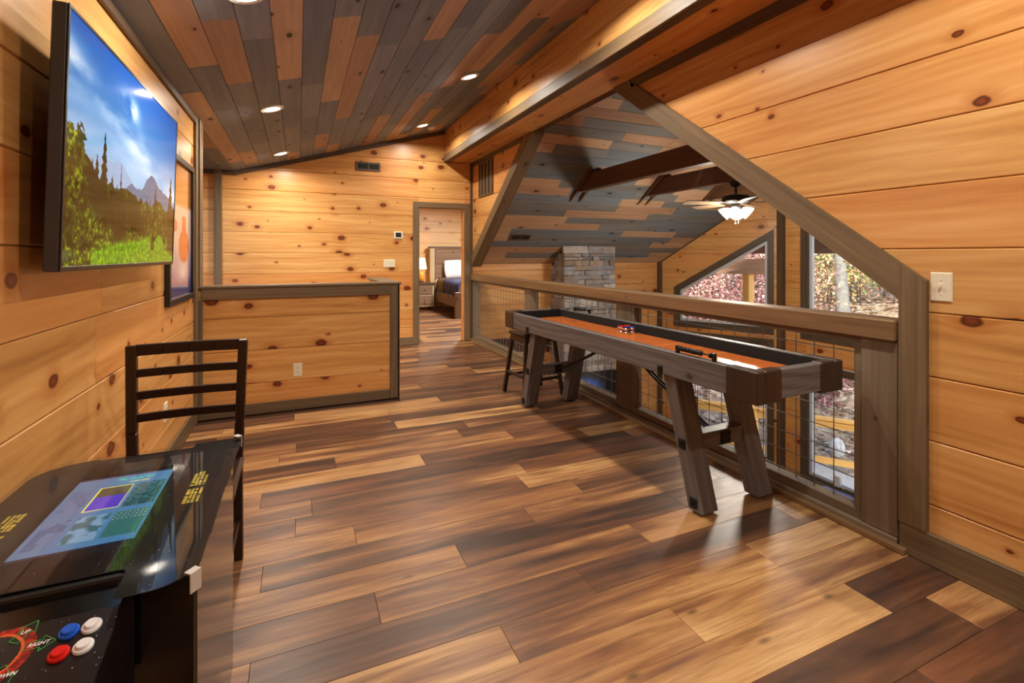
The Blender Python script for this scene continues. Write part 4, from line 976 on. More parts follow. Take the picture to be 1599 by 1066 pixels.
def arrow(cx, cy, ang, text):
    Rm = Matrix.Rotation(ang, 2); pts = [(-.018, -.007), (.004, -.007), (.004, -.014), (.022, 0), (.004, .014), (.004, .007), (-.018, .007)]
    P = [Rm @ Vector(p) + Vector((cx, cy)) for p in pts]; m = MB()
    for i in range(len(P)):
        m.bar(cpM.p(*P[i], .0012), cpM.p(*P[(i + 1) % len(P)], .0012), .0009, .0006, cpM.N)
    a = m.build('arrow_outline', GREENL, cp)
    cu = bpy.data.curves.new('lettering', 'FONT'); cu.body = text; cu.size = .0095; cu.align_x = 'CENTER'; cu.align_y = 'CENTER'; cu.extrude = .0001; cu.shear = .25; cu.offset = .0002
    tmp = bpy.data.objects.new('tmp', cu); lm = bpy.data.meshes.new_from_object(tmp); bpy.data.objects.remove(tmp)
    o = bpy.data.objects.new('lettering', lm); COL.objects.link(o); o.parent = a
    o.matrix_basis = Matrix.Translation(cpM.p(cx, cy, .0016)) @ Matrix((cpM.U, cpM.V, cpM.N)).transposed().to_4x4(); lm.materials.clear(); lm.materials.append(WHITEL)
arrow(.002, -.014, math.pi / 3, 'UP'); arrow(.030, -.044, 0, 'RIGHT'); arrow(.004, -.088, -math.pi / 3, 'DOWN')
jm = MB().cyl(cpM.p(-.030, -.050, .001), cpM.p(-.030, -.050, .05), .005, seg=10).build('joystick', METAL_BLACK, cp)
MB().sphere(cpM.p(-.030, -.050, .062), .016, 14, 10).build('ball_top', BR, jm, 60)
# far player's panel
MB().prism([(-.135, .336, .52), (-.135, .336, .70), (-.135, .46, .668), (-.135, .47, .64), (-.135, .43, .55)], (.27, 0, 0), (1, 0, 0)).build('control_panel', GLOSSBLACK, ar)
# ------------------------------------------------------------------ bedroom
OAK = wood('rustic_oak', [(.2, (92, 68, 48)), (.5, (128, 98, 72)), (.8, (156, 124, 94))], knots=.4, ksize=.1, kcol=((56, 38, 26), (76, 54, 38)), halo=(96, 72, 50), rough=.55)
CREAMW = wood('cream_oak', [(.2, (160, 138, 106)), (.5, (186, 164, 130)), (.8, (202, 182, 150))], knots=.1, rough=.55)
bd = thing('bed', 'rustic wooden bed with a tall panelled headboard seen through the doorway', 'bed', (4.0, 10.9, 0))
def b_(nm, lo, hi, m, bev=.006, p=None, g=None): return bx(nm, (lo[0] - 4.0, lo[1] - 10.9, lo[2]), (hi[0] - 4.0, hi[1] - 10.9, hi[2]), m, p or bd, g, bev)
hb = b_('headboard', (3.12, 11.88, .35), (4.92, 11.94, 1.48), OAK)
for z in (.36, .74, 1.11): b_('panel', (3.13, 11.862, z), (4.90, 11.879, z + .36), OAK, .006, hb, (1, 0, 0))
b_('bed_post', (3.00, 11.85, 0), (3.12, 11.97, 1.50), CREAMW, .006, None, (0, 0, 1)); b_('bed_post', (4.92, 11.85, 0), (5.02, 11.97, 1.50), CREAMW, .006, None, (0, 0, 1))
b_('crest_rail', (2.97, 11.83, 1.50), (5.05, 11.99, 1.54), TRIM_DARK)
b_('side_rail', (3.05, 9.80, .22), (3.10, 11.85, .46), OAK, .006, None, (0, 1, 0)); b_('footboard', (3.03, 9.74, .18), (5.0, 9.80, .52), OAK)
b_('foot_post', (3.0, 9.70, 0), (3.11, 9.81, .55), OAK); b_('foot_post', (4.92, 9.70, 0), (5.03, 9.81, .55), OAK)
LINEN = plain('white_linen', (228, 226, 232), .8, var=.04, scale=8, bump=.2)
b_('mattress', (3.11, 9.82, .42), (4.95, 11.84, .74), LINEN, .05)
def quilt():
    t = NT('quilt'); co = t.n('TexCoord').outputs['Object']; s = t.n('SeparateXYZ', {0: co})
    band_ = t.ramp(t.mapr(s.outputs[1], -.4, .7, 0, 1), [(0, lin(70, 72, 98)), (.30, lin(84, 84, 112)), (.34, lin(60, 46, 38)), (.40, lin(112, 96, 76)), (.75, lin(132, 112, 86)), (.80, lin(50, 46, 50)), (1, lin(60, 56, 60))], 'CONSTANT')
    bb = t.math('MULTIPLY', t.math('GREATER_THAN', t.math('SINE', t.math('MULTIPLY', s.outputs[0], 21)), .55), t.math('GREATER_THAN', t.math('SINE', t.math('MULTIPLY', s.outputs[1], 21)), .45))
    nz = t.noise(co, 60, 3); t.bump(nz, .4, .004)
    return t.done(t.mix(t.math('MULTIPLY', bb, .8), band_, lin(54, 42, 34)), .9, .2)
q = MB(); N_ = 16
pts = []; prof = [(-.935, .42), (-.925, .60), (-.91, .715), (-.87, .762), (-.78, .775), (-.3, .78), (.3, .78), (.93, .775)]
vs_ = []; fs_ = []
for j in range(N_ + 1):
    yy = -1.10 + j * (1.72 / N_)
    for i, (x, z) in enumerate(prof): vs_.append((x + .012 * math.sin(j * 1.9 + i), yy, z + .010 * math.sin(j * 1.3 + i * 2.1) + (0.035 * math.sin(j * .9) if i == 0 else 0)))
nP = len(prof); fs_ = [[j * nP + i, j * nP + i + 1, (j + 1) * nP + i + 1, (j + 1) * nP + i] for j in range(N_) for i in range(nP - 1)]
q.add(vs_, fs_, (0, 1, 0)); qo = q.build('quilt', quilt(), bd, 70, False); sm = qo.modifiers.new('thick', 'SOLIDIFY'); sm.thickness = .02; sm.offset = 0
def pillow(name, label, c, sx, sy, sz, mat, rot, cat='pillow'):
    bm = bmesh.new(); bmesh.ops.create_grid(bm, x_segments=14, y_segments=14, size=1)
    vs = [v.co.copy() for v in bm.verts]; fs = [[v.index for v in f.verts] for f in bm.faces]; bm.free()
    m = MB()
    for sgn in (1, -1):
        P = []
        for p in vs:
            k = max(0, (1 - abs(p.x) ** 2.6)) ** .5 * max(0, (1 - abs(p.y) ** 2.6)) ** .5; pin = 1 - .08 * (abs(p.x) * abs(p.y)) ** 2
            P.append((p.x * sx * pin, p.y * sy * pin, sgn * (sz * k + .004)))
        m.add(P, fs if sgn > 0 else [f[::-1] for f in fs], (1, 0, 0))
    o = m.build(name, mat, None, 80, True); o.location = c; o.rotation_euler = rot; return tag(o, label, cat)
pillow('pillow', 'white pillow propped against the headboard', (3.72, 11.70, .99), .40, .23, .09, LINEN, (math.radians(72), 0, 0))
ns = thing('nightstand', 'wooden nightstand beside the bed', 'nightstand', (2.78, 11.66, 0))
bx('body', (-.24, -.20, .10), (.22, .20, .63), CREAMW, ns); bx('top', (-.27, -.23, .63), (.25, .22, .66), TRIM_DARK, ns)
for z in (.14, .39):
    d = bx('drawer', (-.20, -.215, z), (.18, -.20, z + .22), OAK, ns, (1, 0, 0)); MB().sphere((-.01, -.228, z + .11), .012, 10, 6).build('knob', DARKMETAL, d, 60)
for sx in (-.22, .18):
    for sy in (-.18, .16): bx('foot', (sx, sy, 0), (sx + .04, sy + .04, .10), TRIM_DARK, ns)
lp = thing('table_lamp', 'lit table lamp with a cream shade on the nightstand', 'lamp', (2.74, 11.66, .66))
MB().lathe([(0, 0), (.07, 0), (.07, .02), (.055, .03), (.055, .0301)], seg=20).build('base', TRIM_DARK, lp, 40)
MB().lathe([(.05, .03), (.068, .06), (.072, .12), (.058, .20), (.03, .25), (.018, .27), (.0, .27)], seg=20).build('jar', plain('amber_glass', (214, 150, 60), .15), lp, 60)
MB().cyl((0, 0, .27), (0, 0, .36), .008, seg=8).build('stem', DARKMETAL, lp)
MB().lathe([(.13, .33), (.085, .60), (.083, .60), (.128, .33)], seg=24).build('shade', emit('lamp_shade', (255, 226, 168), 1.6), lp, 60)
def point(name, loc, w, col, r=.05, parent=None):
    l = bpy.data.lights.new(name, 'POINT'); l.energy = w; l.color = col; l.shadow_soft_size = r; o = bpy.data.objects.new(name, l); COL.objects.link(o); o.location = loc
    if parent: o.parent = parent
    return o
point('lamp_bulb', (0, 0, .47), 9, (1, .80, .52), .04, lp)
bl = thing('bedroom_fill_light', 'unseen round fill light added on the bedroom ceiling', 'ceiling light', (3.6, 9.6, 2.6))  # unseen fixture, added with its area lamp to brighten the bedroom
MB().lathe([(0, -.09), (.18, -.08), (.26, -.04), (.27, 0)], seg=24).build('diffuser', emit('bedroom_fill_diffuser', (255, 244, 226), 3), bl, 60)
l_ = bpy.data.lights.new('bedroom_fill_lamp', 'AREA'); l_.shape = 'DISK'; l_.size = .5; l_.energy = 150; l_.color = (1, .96, .90); lo_ = bpy.data.objects.new('bedroom_fill_lamp', l_); COL.objects.link(lo_); lo_.parent = bl; lo_.location = (0, 0, -.10)

# ------------------------------------------------------------------ stone chimney with its television
def stone_mat(n, a, b):
    t = NT(n); co = t.n('TexCoord').outputs['Object']; r = t.n('ObjectInfo').outputs['Random']
    nz = t.noise(co, 9, 5, .65); col = t.mix(t.mapr(nz, .3, .7, 0, 1), lin(a), lin(b)); col = t.val(col, t.math('ADD', .85, t.math('MULTIPLY', r, .4))); t.bump(t.noise(co, 32, 5, .7), .6, .01)
    return t.done(col, .9, .25)
STN = [stone_mat('stone_grey', (112, 111, 114), (152, 150, 153)), stone_mat('stone_warm', (128, 119, 114), (164, 154, 147)), stone_mat('stone_tan', (130, 114, 101), (160, 143, 128)), stone_mat('stone_light', (150, 144, 142), (184, 178, 174))]
SX, SXE, SYF = 3.90, 4.89, 6.80
cm_ = thing('stone_chimney', 'stacked grey ledgestone chimney rising into the steep ceiling', 'chimney', (4.395, 7.0, GZ))
def cz(Y): return EZ + PITCH * (YE1 - Y)
mort = plain('mortar', (52, 48, 46), .95)
core = MB(); core.prism([(SX + .02 - 4.395, SYF + .03 - 7, 0), (SX + .02 - 4.395, YE1 - 7 - .002, 0), (SX + .02 - 4.395, YE1 - 7 - .002, EZ - GZ - .01), (SX + .02 - 4.395, SYF + .03 - 7, cz(SYF + .03) - GZ - .03)], (SXE - SX - .04, 0, 0)); core.build('core', mort, cm_)
rs = random.Random(17); z = 0.0; topz = cz(SYF) - GZ - .02
def stone(lo, hi, M_):
    m = MB(); jx = [rs.uniform(-.006, .006) for _ in range(8)]
    x0, y0, z0 = lo; x1, y1, z1 = hi
    P = [(x0, y0, z0), (x1, y0, z0), (x1, y1, z0), (x0, y1, z0), (x0, y0, z1), (x1, y0, z1), (x1, y1, z1), (x0, y1, z1)]
    P = [(p[0] + rs.uniform(-.004, .004), p[1] + rs.uniform(-.010, .010), p[2] + rs.uniform(-.005, .005)) for p in P]
    m.add(P, [(0, 3, 2, 1), (4, 5, 6, 7), (0, 1, 5, 4), (1, 2, 6, 5), (2, 3, 7, 6), (3, 0, 4, 7)], (1, 0, 0), M_); m.build('stone', M_S, cm_)
while z < topz - .02:
    h = rs.choice([.055, .075, .095, .12, .14]); z1 = min(z + h, topz)
    x = SX - 4.395; k = 0
    while x < SXE - 4.395 - .01:
        w = rs.choice([.14, .2, .26, .34, .42]); x1 = min(x + w, SXE - 4.395)
        if SXE - 4.395 - x1 < .08: x1 = SXE - 4.395
        M_S = rs.choices(STN, [.35, .3, .15, .2])[0]
        pr = rs.uniform(-.012, .02); stone((x + .003, SYF - 7 - pr, z + .003), (x1 - .003, SYF - 7 + .05, z1 - .003), None); x = x1
    yend = min(YE1 - .005, YE1 - (z1 + GZ - EZ) / PITCH - .015) if z1 + GZ > EZ - .02 else YE1 - .005
    y = SYF + .055
    while y < yend - .02:
        y1 = min(y + rs.choice([.16, .22, .3]), yend)
        if yend - y1 < .06: y1 = yend
        M_S = rs.choices(STN, [.35, .35, .2, .1])[0]; pr = rs.uniform(-.01, .015)
        stone((SX - 4.395 - pr, y - 7 + .003, z + .003), (SX - 4.395 + .03, y1 - 7 - .003, z1 - .003), None); y = y1
    z = z1
t2 = thing('television', 'dark television hanging on the stone chimney below the loft', 'television', (4.60, SYF - .075, -.90))
MB().box((-.56, -.02, -.33), (.56, .02, .33), None, .004).build('housing', BLACK, t2)
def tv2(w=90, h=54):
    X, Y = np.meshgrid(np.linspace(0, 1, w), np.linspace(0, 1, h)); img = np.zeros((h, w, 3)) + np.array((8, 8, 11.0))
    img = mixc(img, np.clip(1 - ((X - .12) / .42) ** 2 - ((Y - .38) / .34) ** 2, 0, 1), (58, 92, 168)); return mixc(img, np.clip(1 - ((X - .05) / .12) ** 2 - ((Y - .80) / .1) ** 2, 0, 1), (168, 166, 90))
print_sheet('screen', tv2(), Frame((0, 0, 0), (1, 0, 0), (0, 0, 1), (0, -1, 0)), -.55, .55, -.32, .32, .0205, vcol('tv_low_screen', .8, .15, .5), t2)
MB().box((-.2, .02, -.15), (.2, .06, .15), None, .003).build('wall_mount', METAL_BLACK, t2)
# ------------------------------------------------------------------ collar ties and the ceiling fan
BZ0, BZ1 = 2.21, 2.43
for i, bxx in enumerate((3.62, 4.80, 5.97)):
    lb = ['dark brown collar tie nearest the loft', 'dark brown collar tie carrying the ceiling fan', 'dark brown collar tie nearest the bay windows'][i]
    b = thing('collar_tie', lb, 'beam', (bxx, YR, BZ0), 0, 'collar ties across the great room')
    ye = YE1 - (BZ0 - EZ) / PITCH - YR - .02; yt = YE1 - (BZ1 - EZ) / PITCH - YR - .005
    MB().prism([(-.055, -ye, 0), (-.055, ye, 0), (-.055, yt, BZ1 - BZ0), (-.055, -yt, BZ1 - BZ0)], (.11, 0, 0), (0, 1, 0)).build('tie', BEAM, b)
    for s in (-1, 1):
        for dx in (-.075, .075):
            a0 = YE1 - (BZ0 - .13 - EZ) / PITCH - YR; a1 = YE1 - (BZ1 + .06 - EZ) / PITCH - YR
            MB().prism([(dx - .012, s * (a0 - .012), -.12), (dx - .012, s * (a1 - .012), BZ1 - BZ0 + .06), (dx - .012, s * (a1 - .075), BZ1 - BZ0 + .02), (dx - .012, s * (a0 - .075), -.10)], (.024, 0, 0), (0, s, 1)).build('cleat', BEAM, b)
        MB().prism([(-.087, s * (ye + .0), -.004), (.087, s * (ye + .0), -.004), (.087, s * (ye - .07), -.012), (-.087, s * (ye - .07), -.012)], (0, 0, .008), (1, 0, 0)).build('cleat', BEAM, b)
fan = thing('ceiling_fan', 'bronze ceiling fan with lit glass shades hanging from the collar tie', 'ceiling fan', (4.82, YR, BZ0))
MB().lathe([(0, 0), (.075, 0), (.075, -.02), (.05, -.055), (.02, -.065), (0, -.065)], seg=24).build('canopy', DARKMETAL, fan, 40)
MB().cyl((0, 0, -.06), (0, 0, -.16), .014, seg=12).build('downrod', DARKMETAL, fan, 40)
MB().lathe([(0, -.15), (.05, -.15), (.145, -.175), (.16, -.20), (.16, -.235), (.14, -.255), (.06, -.265), (0, -.265)], seg=28).build('motor', DARKMETAL, fan, 40)
BLADE = wood('fan_blade', [(.2, (96, 78, 60)), (.5, (120, 98, 78)), (.8, (140, 118, 96))], knots=0, rough=.4)
for k in range(5):
    a = math.radians(20 + 72 * k); ca, sa = math.cos(a), math.sin(a); R = Matrix.Rotation(a, 4, 'Z') @ Matrix.Translation((0, 0, -.262)) @ Matrix.Rotation(math.radians(11), 4, 'X')
    o = round_poly([(.20, -.055), (.66, -.075), (.66, .075), (.20, .055)], [.01, .05, .05, .01])
    m = MB(); n = len(o); m.add([(x, y, 0) for x, y in o] + [(x, y, .008) for x, y in o], [list(range(n))[::-1], list(range(n, 2 * n))] + [[i, (i + 1) % n, n + (i + 1) % n, n + i] for i in range(n)], (1, 0, 0), R)
    b = m.build('blade', BLADE, fan); MB().box((.10, -.02, .0085), (.24, .02, .014), None, .002, R).build('blade_iron', DARKMETAL, b)
MB().lathe([(0, -.265), (.05, -.265), (.05, -.32), (.03, -.345), (0, -.345)], seg=20).build('light_fitter', DARKMETAL, fan, 40)
SHADE = emit('fan_glass', (255, 246, 226), 7)
for k in range(4):
    a = math.radians(35 + 90 * k); R = Matrix.Translation((.07 * math.cos(a), .07 * math.sin(a), -.325)) @ Matrix.Rotation(a, 4, 'Z') @ Matrix.Rotation(math.radians(-50), 4, 'Y')
    MB().lathe([(.022, .0), (.034, -.015), (.052, -.04), (.068, -.07), (.078, -.10), (.070, -.102), (0, -.085)], seg=20, M=R).build('glass_shade', SHADE, fan, 50)
for dx, l in ((-.03, .13), (.02, .12)): MB().cyl((dx, -.02, -.34), (dx, -.02, -.36 - l), .0016, seg=6).sphere((dx, -.02, -.37 - l), .006, 8, 6).build('pull_chain', CHROME, fan)
point('fan_bulbs', (0, 0, -.52), 125, (1, .90, .76), .20, fan)

# ------------------------------------------------------------------ downstairs things that show through the mesh
SOFA = plain('sofa_blue', (70, 82, 116), .8, var=.15, scale=60, bump=.2)
sf_ = thing('sofa', 'blue-grey sofa standing under the lower bay window', 'sofa', (6.45, YR - .1, GZ))
bx('base', (-.42, -.95, .10), (.42, .95, .42), SOFA, sf_, None, .03); bx('backrest', (.22, -.93, .42), (.46, .93, .72), SOFA, sf_, None, .05)
for s in (-1, 1): bx('armrest', (-.42, s * .95 - .09, .12), (.46, s * .95 + .09, .62), SOFA, sf_, None, .04)
for y in (-.44, .44): bx('seat_cushion', (-.42, y - .42, .42), (.22, y + .42, .55), SOFA, sf_, None, .04)
for x in (-.38, .38):
    for y in (-.88, .88): bx('foot', (x - .03, y - .03, 0), (x + .03, y + .03, .10), BLACK, sf_)
pillow('throw_pillow', 'blue throw pillow lying along the sofa back', (6.66, 4.28, GZ + .785), .20, .30, .07, plain('pillow_blue', (96, 124, 186), .8), (0, 0, .1))
def patt():
    t = NT('pillow_print'); co = t.n('TexCoord').outputs['Object']; v = t.n('TexVoronoi', {'Vector': co, 'Scale': 14.0}); return t.done(t.ramp(t.n('SeparateColor', {0: v.outputs['Color']}).outputs[0], [(0, lin(238, 230, 224)), (.55, lin(236, 226, 220)), (.6, lin(196, 110, 84)), (.8, lin(110, 120, 150))], 'CONSTANT'), .8, .2)
pillow('throw_pillow', 'white patterned throw pillow at the end of the sofa', (6.40, 3.78, GZ + .70), .22, .22, .08, patt(), (.5, -.5, .3))
hub = thing('window_hub', 'small white box with a cable on the lower window sill', 'device', FB.p(.86, -2.033, -.02))
MB().box((-.03, -.045, 0), (.03, .045, .16), None, .008).build('case', WHITE, hub); MB().tube([(0, -.046, .02), (0, -.07, .005), (0, -.10, .004)], .004, 6).build('cable', WHITE, hub)
cab = thing('side_cabinet', 'low wooden cabinet in the corner right of the chimney', 'cabinet', (5.78, 6.98, GZ))
bx('body', (-.3, -.22, .06), (.3, .22, .82), OAK, cab); bx('top', (-.33, -.25, .82), (.33, .24, .86), OAK, cab)
for s in (-1, 1):
    d = bx('cabinet_door', (s * .15 - .13, -.235, .12), (s * .15 + .13, -.22, .78), OAK, cab); MB().sphere((s * .05, -.245, .5), .012, 8, 6).build('knob', DARKMETAL, d, 60)
bx('plinth', (-.27, -.19, 0), (.27, .20, .06), BLACK, cab)
vz = thing('flower_vase', 'vase of purple flowers on the corner cabinet', 'vase', (5.84, 6.92, GZ + .86))
MB().lathe([(0, 0), (.05, 0), (.07, .06), (.06, .14), (.035, .18), (.04, .20), (.03, .20)], seg=18).build('vase', plain('vase_glaze', (150, 120, 120), .3), vz, 60)
rv = random.Random(3); fm, sm_ = plain('petal_purple', (112, 88, 170), .6), plain('leaf_green', (84, 104, 60), .7)
for k in range(9):
    a = rv.uniform(0, 6.28); r = rv.uniform(.02, .10); h = rv.uniform(.26, .40); p = (r * math.cos(a), r * math.sin(a), h)
    s = MB().tube([(0, 0, .15), (p[0] * .5, p[1] * .5, h * .7), p], .003, 5).build('stem', sm_, vz); MB().sphere(p, .032, 8, 6, (1, 1, .7)).build('bloom', fm, s, 60)
sg = thing('hanging_sign', 'small dark-framed wooden sign hanging at the lower bay window', 'sign', FA.p(.60, -1.42, .03))
f_ = Frame((0, 0, 0), FA.U, FA.V, FA.N)
def sb(a, b, c, d, n0, n1, nm, m): MB().prism([f_.p(a, b, n0), f_.p(c, b, n0), f_.p(c, d, n0), f_.p(a, d, n0)], f_.N * (n1 - n0), f_.U).build(nm, m, sg)
sb(-.10, -.22, .10, .22, 0, .012, 'panel', wood('sign_wood', [(.2, (190, 130, 66)), (.8, (222, 166, 96))], knots=0))
for a, b, c, d in [(-.11, -.23, .11, -.21), (-.11, .21, .11, .23), (-.11, -.21, -.095, .21), (.095, -.21, .11, .21)]: sb(a, b, c, d, .0, .018, 'frame', BLACK)
MB().tube([f_.p(-.08, .23, .008), f_.p(0, 1.27, .008), f_.p(.08, .23, .008)], .003, 6).build('cord', BLACK, sg)
# ------------------------------------------------------------------ outdoors: hillside, deck, porch, trees
HD = (.75, .66)
def gz(x, y):
    q = x * HD[0] + y * HD[1]
    z = -3.15 + (.44 * max(0, q - 11.4) if q < 17.5 else .44 * 6.1 + .22 * (q - 17.5))
    return z + .12 * math.sin(x * .7 + y * .3) + .07 * math.sin(x * 1.9 - y * 1.3)
def litter():
    t = NT('leaf_litter'); co = t.n('TexCoord').outputs['Object']; v = t.n('TexVoronoi', {'Vector': co, 'Scale': 9.0}); c = t.n('SeparateColor', {0: v.outputs['Color']})
    col = t.ramp(c.outputs[0], [(0, lin(96, 80, 66)), (.25, lin(136, 116, 98)), (.5, lin(162, 144, 124)), (.7, lin(118, 92, 76)), (.85, lin(186, 172, 156)), (1, lin(110, 104, 82))])
    col = t.mix(t.mapr(t.noise(co, .8, 4), .45, .65, 0, .5), col, lin(118, 112, 88)); t.bump(c.outputs[1], .8, .03); return t.done(col, .9, .2)
m = MB(); NX = 70; ex = []
for j in range(NX + 1):
    for i in range(NX + 1):
        x = 2 + 62 * i / NX; y = -22 + 84 * j / NX; ex.append((x, y, gz(x, y)))
m.add(ex, [[j * (NX + 1) + i, j * (NX + 1) + i + 1, (j + 1) * (NX + 1) + i + 1, (j + 1) * (NX + 1) + i] for j in range(NX) for i in range(NX)], (1, 0, 0))
gr = m.build('ground', litter(), None, 180, False); tag(gr, 'leaf-covered hillside outside the bay windows', None, None, 'structure')
rl_ = random.Random(8); lv = MB()                       # loose leaves on the slope nearest the windows
for k in range(5200):
    q = rl_.uniform(11.3, 19); s = rl_.uniform(-7, 5); x = HD[0] * q - HD[1] * s; y = HD[1] * q + HD[0] * s; z = gz(x, y) + .03
    a = rl_.uniform(0, 6.28); r = rl_.uniform(.05, .11); t = rl_.uniform(-.6, .6)
    lv.add([(x + r * math.cos(a), y + r * math.sin(a), z + t * r), (x - r * .5 * math.sin(a), y + r * .5 * math.cos(a), z), (x - r * math.cos(a), y - r * math.sin(a), z + .2 * r), (x + r * .5 * math.sin(a), y - r * .5 * math.cos(a), z + .02)], [(0, 1, 2, 3)], (1, 0, 0), None, rl_.randrange(4))
LV = [plain('leaf_' + n, c, .8) for n, c in (('tan', (166, 138, 108)), ('rust', (128, 84, 64)), ('pale', (202, 186, 166)), ('brown', (100, 78, 62)))]
o = lv.build('fallen_leaves', LV, None, None, False); tag(o, 'fallen autumn leaves scattered on the slope outside', 'leaves', None, 'stuff')
DECKW = wood('deck_wood', [(.2, (196, 140, 66)), (.5, (224, 170, 90)), (.8, (238, 190, 112))], knots=.3, ksize=.1, rough=.6)
dk = bx('floor_deck', (5.0, 1.0, -2.95), (9.6, 7.6, -2.85), wood('weathered_deck', [(.2, (150, 146, 138)), (.5, (180, 176, 166)), (.8, (204, 200, 190))], knots=.1, rough=.7), None); tag(dk, 'wooden deck outside the bay', None, None, 'structure')
E_ = V(.59, -.806, 0); P0 = V(9.457, 6.112, 0)
dr = thing('deck_railing', 'yellow timber deck railing with wire panels outside the lower windows', 'railing', (P0.x, P0.y, -2.85))
def dp(t, z): return E_ * t + V(0, 0, z + 2.85)
TS = [-4.6, -3.0, -1.36, .42]
for t in TS: MB().bar(dp(t, -3.2 if False else -2.85), dp(t, -1.88), .12, .12, (0, 1, 0), .006).build('post', DECKW, dr)
MB().bar(dp(TS[0], -1.85), dp(TS[-1] + .06, -1.85), .15, .05, (0, 0, 1), .004).build('top_rail', DECKW, dr)
MB().bar(dp(TS[0], -1.96), dp(TS[-1], -1.96), .05, .12, (0, 0, 1), .004).build('upper_rail', DECKW, dr)
MB().bar(dp(TS[0], -2.66), dp(TS[-1], -2.66), .05, .12, (0, 0, 1), .004).build('bottom_rail', DECKW, dr)
w = MB(); t = TS[0]
while t < TS[-1]: w.cyl(dp(t, -2.62), dp(t, -1.98), .0025, seg=5); t += .11
for z in (-2.52, -2.40, -2.28, -2.16, -2.05): w.cyl(dp(TS[0], z), dp(TS[-1], z), .0025, seg=5)
w.build('wire_mesh', STEEL, dr)['kind'] = 'stuff'
PORCH = wood('porch_wood', [(.2, (168, 128, 100)), (.5, (192, 152, 122)), (.8, (206, 170, 142))], knots=.2, rough=.6)
po = thing('porch_frame', 'timber porch beam and posts seen through the slanted window', 'porch', (P0.x, P0.y, -2.85))
MB().bar(dp(-5.2, 1.09), dp(-.75, 1.09), .14, .32, (0, 0, 1), .006).build('beam', PORCH, po)
for t in (-4.4, -1.47): MB().bar(dp(t, -2.85), dp(t, .93), .16, .16, (0, 1, 0), .006).build('post', DECKW, po)
ni = V(-E_.y, E_.x, 0) * -1
if ni.x > 0: ni = -ni
MB().prism([dp(-5.4, 1.36) - ni * .5, dp(.1, 1.36) - ni * .5, dp(.1, 2.35) + ni * 1.5, dp(-5.4, 2.35) + ni * 1.5], (0, 0, .12)).build('roof', BEAM, po)
br = thing('barrel_table', 'round yellow wooden drum with a white top on the deck', 'table', (P0.x + E_.x * -2.0 - .9, P0.y + E_.y * -2.0 - .55, -2.85))
MB().lathe([(0, 0), (.22, 0), (.25, .2), (.25, .45), (.22, .62), (0, .62)], seg=20).build('drum', DECKW, br, 40); MB().lathe([(0, .62), (.26, .62), (.26, .65), (0, .65)], seg=20).build('top', WHITE, br, 40)
rk = MB().sphere((0, 0, 0), .19, 12, 9, (1, .7, 1.2)).build('boulder', stone_mat('boulder_stone', (150, 148, 146), (196, 194, 190)), None, 70)
rp_ = P0 + V(.55, .35, 0) + E_ * .05; rk.location = (rp_.x + .35, rp_.y + .2, gz(rp_.x + .35, rp_.y + .2) + .12); tag(rk, 'pale boulder on the slope behind the deck railing', 'rock')
def at(px, f):
    r = (px - 799.5) / 760; s_, c_ = math.sin(YAW), math.cos(YAW); return (f * (s_ + r * c_), f * (c_ - r * s_))
BARK = [plain('bark_grey', (100, 98, 96), .9, var=.35, scale=9, bump=.6), plain('bark_dark', (66, 58, 52), .9, var=.35, scale=9, bump=.6), plain('bark_pale', (112, 114, 110), .9, var=.3, scale=9, bump=.6)]
LEAF = {k: [plain('foliage_%s_%d' % (k, i), c, .8) for i, c in enumerate(cs)] for k, cs in dict(red=[(128, 82, 84), (170, 130, 126), (106, 60, 68)], pink=[(190, 140, 128), (208, 170, 152), (164, 112, 106)], gold=[(176, 146, 98), (156, 122, 76), (196, 172, 126)], tan=[(180, 158, 134), (156, 130, 106), (206, 188, 166)], green=[(132, 150, 88), (108, 130, 70), (160, 172, 110)]).items()}
def tree(px, f, h, r, crown0, crown_r, nleaf, kind, bark, label, seed, group=None, name='tree', size=.10, dens=1.0):
    rr = random.Random(seed); x, y = at(px, f); z = gz(x, y) - .1
    t = thing(name, label, 'tree' if name == 'tree' else 'shrub', (x, y, z), 0, group)
    m = MB(); lean = (rr.uniform(-.04, .04), rr.uniform(-.04, .04)); tips = []
    pts = [(lean[0] * k * h / 6 + rr.uniform(-.03, .03) * (k > 0), lean[1] * k * h / 6 + rr.uniform(-.03, .03) * (k > 0), h * k / 6) for k in range(7)]
    m.tube(pts, [r * (1.25 if k == 0 else 1 - .12 * k) for k in range(7)], 10)
    for k in range(int(9 * dens)):
        zb = rr.uniform(crown0, .95) * h; a = rr.uniform(0, 6.28); L = crown_r * rr.uniform(.6, 1.0); i = min(5, int(zb / h * 6)); b = pts[i]
        e = (b[0] + L * math.cos(a), b[1] + L * math.sin(a), zb + L * rr.uniform(.2, .7)); mid = ((b[0] + e[0]) / 2, (b[1] + e[1]) / 2, zb + (e[2] - zb) * .35)
        m.tube([(b[0], b[1], zb), mid, e], [r * .35, r * .22, r * .08], 5); tips += [mid, e, e]
    m.build('trunk', bark, t, 60)
    lf = MB()
    for k in range(nleaf):
        c = rr.choice(tips); s = crown_r * .30; p = V(c[0] + rr.gauss(0, s), c[1] + rr.gauss(0, s), c[2] + rr.gauss(0, s * .8)); d = V(rr.gauss(0, 1), rr.gauss(0, 1), rr.gauss(0, 1)).normalized(); e = d.orthogonal().normalized(); g = d.cross(e); q = size * rr.uniform(.6, 1.3)
        lf.add([p - e * q, p + g * q * .6, p + e * q, p - g * q * .6], [(0, 1, 2, 3)], (1, 0, 0), None, rr.randrange(3))
    if nleaf: lf.build('foliage', LEAF[kind], t, None, False)['kind'] = 'stuff'
    return t
tree(1317, 14.2, 9, .17, .45, 2.0, 900, 'tan', BARK[2], 'thick pale trunk in the middle of the tall gable window', 1)
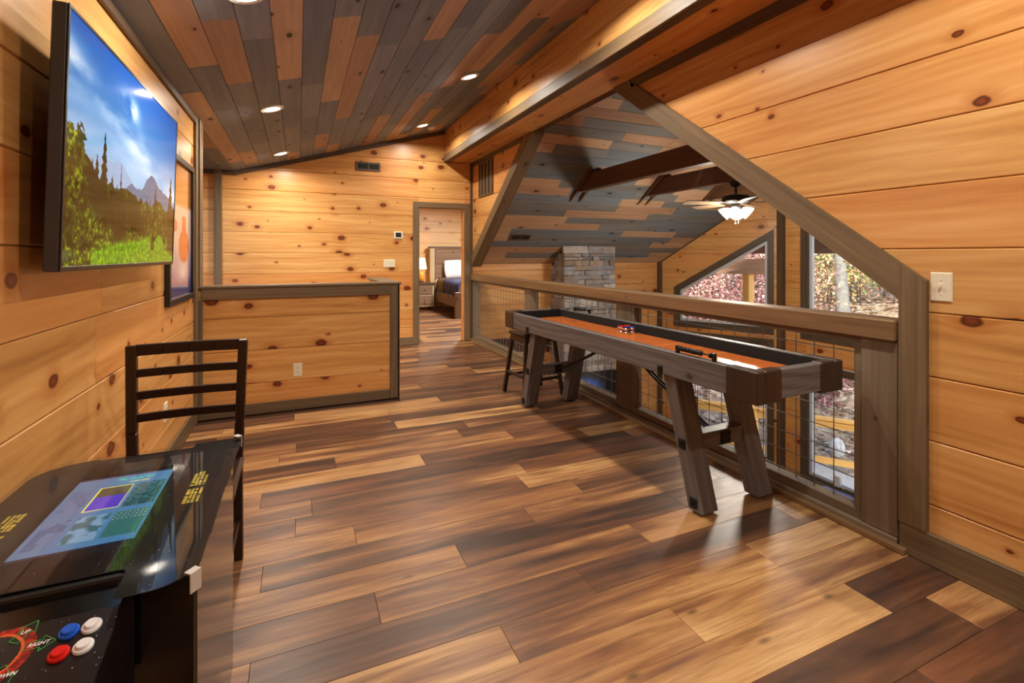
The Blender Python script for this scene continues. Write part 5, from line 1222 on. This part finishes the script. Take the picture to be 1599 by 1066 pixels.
tree(1269, 18, 10, .17, .30, 2.2, 1500, 'gold', BARK[1], 'dark-trunked tree with gold leaves at the window edge', 2)
tree(1388, 15.5, 9, .12, .5, 1.8, 700, 'tan', BARK[0], 'slim grey trunk near the rake board', 3)
tree(1332, 15.6, 8, .08, .4, 1.5, 600, 'gold', BARK[0], 'thin twin trunk just behind the thick pale one', 4)
tree(1284, 11.6, 1.0, .018, .2, .5, 420, 'red', BARK[1], 'red-leaved sapling above the deck railing', 5, None, 'sapling', .06)
tree(1140, 17, 9, .16, .45, 2.0, 700, 'pink', BARK[0], 'grey trunk behind the slanted window', 6)
for i, (px, f, k) in enumerate([(1085, 15, 'red'), (1112, 14, 'pink'), (1150, 14.5, 'red'), (1186, 13.5, 'red'), (1062, 16, 'pink')]):
    tree(px, f, 2.8, .04, .15, 1.25, 2600, k, BARK[1], 'bushy %s shrub on the hillside beyond the porch' % {'red': 'red', 'pink': 'pink'}[k], 40 + i, 'bushy %s shrubs beyond the porch' % k, 'shrub', .045)
tree(1298, 15.4, 1.9, .03, .3, .9, 500, 'green', BARK[1], 'low green shrub left of the thick pale trunk', 60, None, 'shrub', .06)
rb = random.Random(31)
for i in range(18):
    px = 1020 + i * 26 + rb.uniform(-6, 6); f = (21, 33, 27)[i % 3] + rb.uniform(-1.5, 1.5); k = rb.choice(['pink', 'gold', 'tan', 'tan', 'gold', 'pink'])
    tree(px, f, rb.uniform(8, 12), rb.uniform(.09, .17), .12, rb.uniform(2.0, 2.7), 3600, k, rb.choice(BARK), 'autumn tree with thin foliage in the woods far up the slope', 100 + i, 'woods up the slope', 'tree', .11, 1.6)
for i in range(22):
    px = (1050 + i * 22 if i < 8 else 1250 + (i - 8) * 12) + rb.uniform(-6, 6); f = rb.uniform(14.5, 20); k = rb.choice(['tan', 'pink', 'tan', 'gold', 'green', 'tan'])
    tree(px, f, rb.uniform(1.4, 3.2), .02, .12, rb.uniform(.8, 1.3), 900, k, BARK[1], 'wispy undergrowth bush on the wooded slope', 200 + i, 'undergrowth on the slope', 'bush', .05)
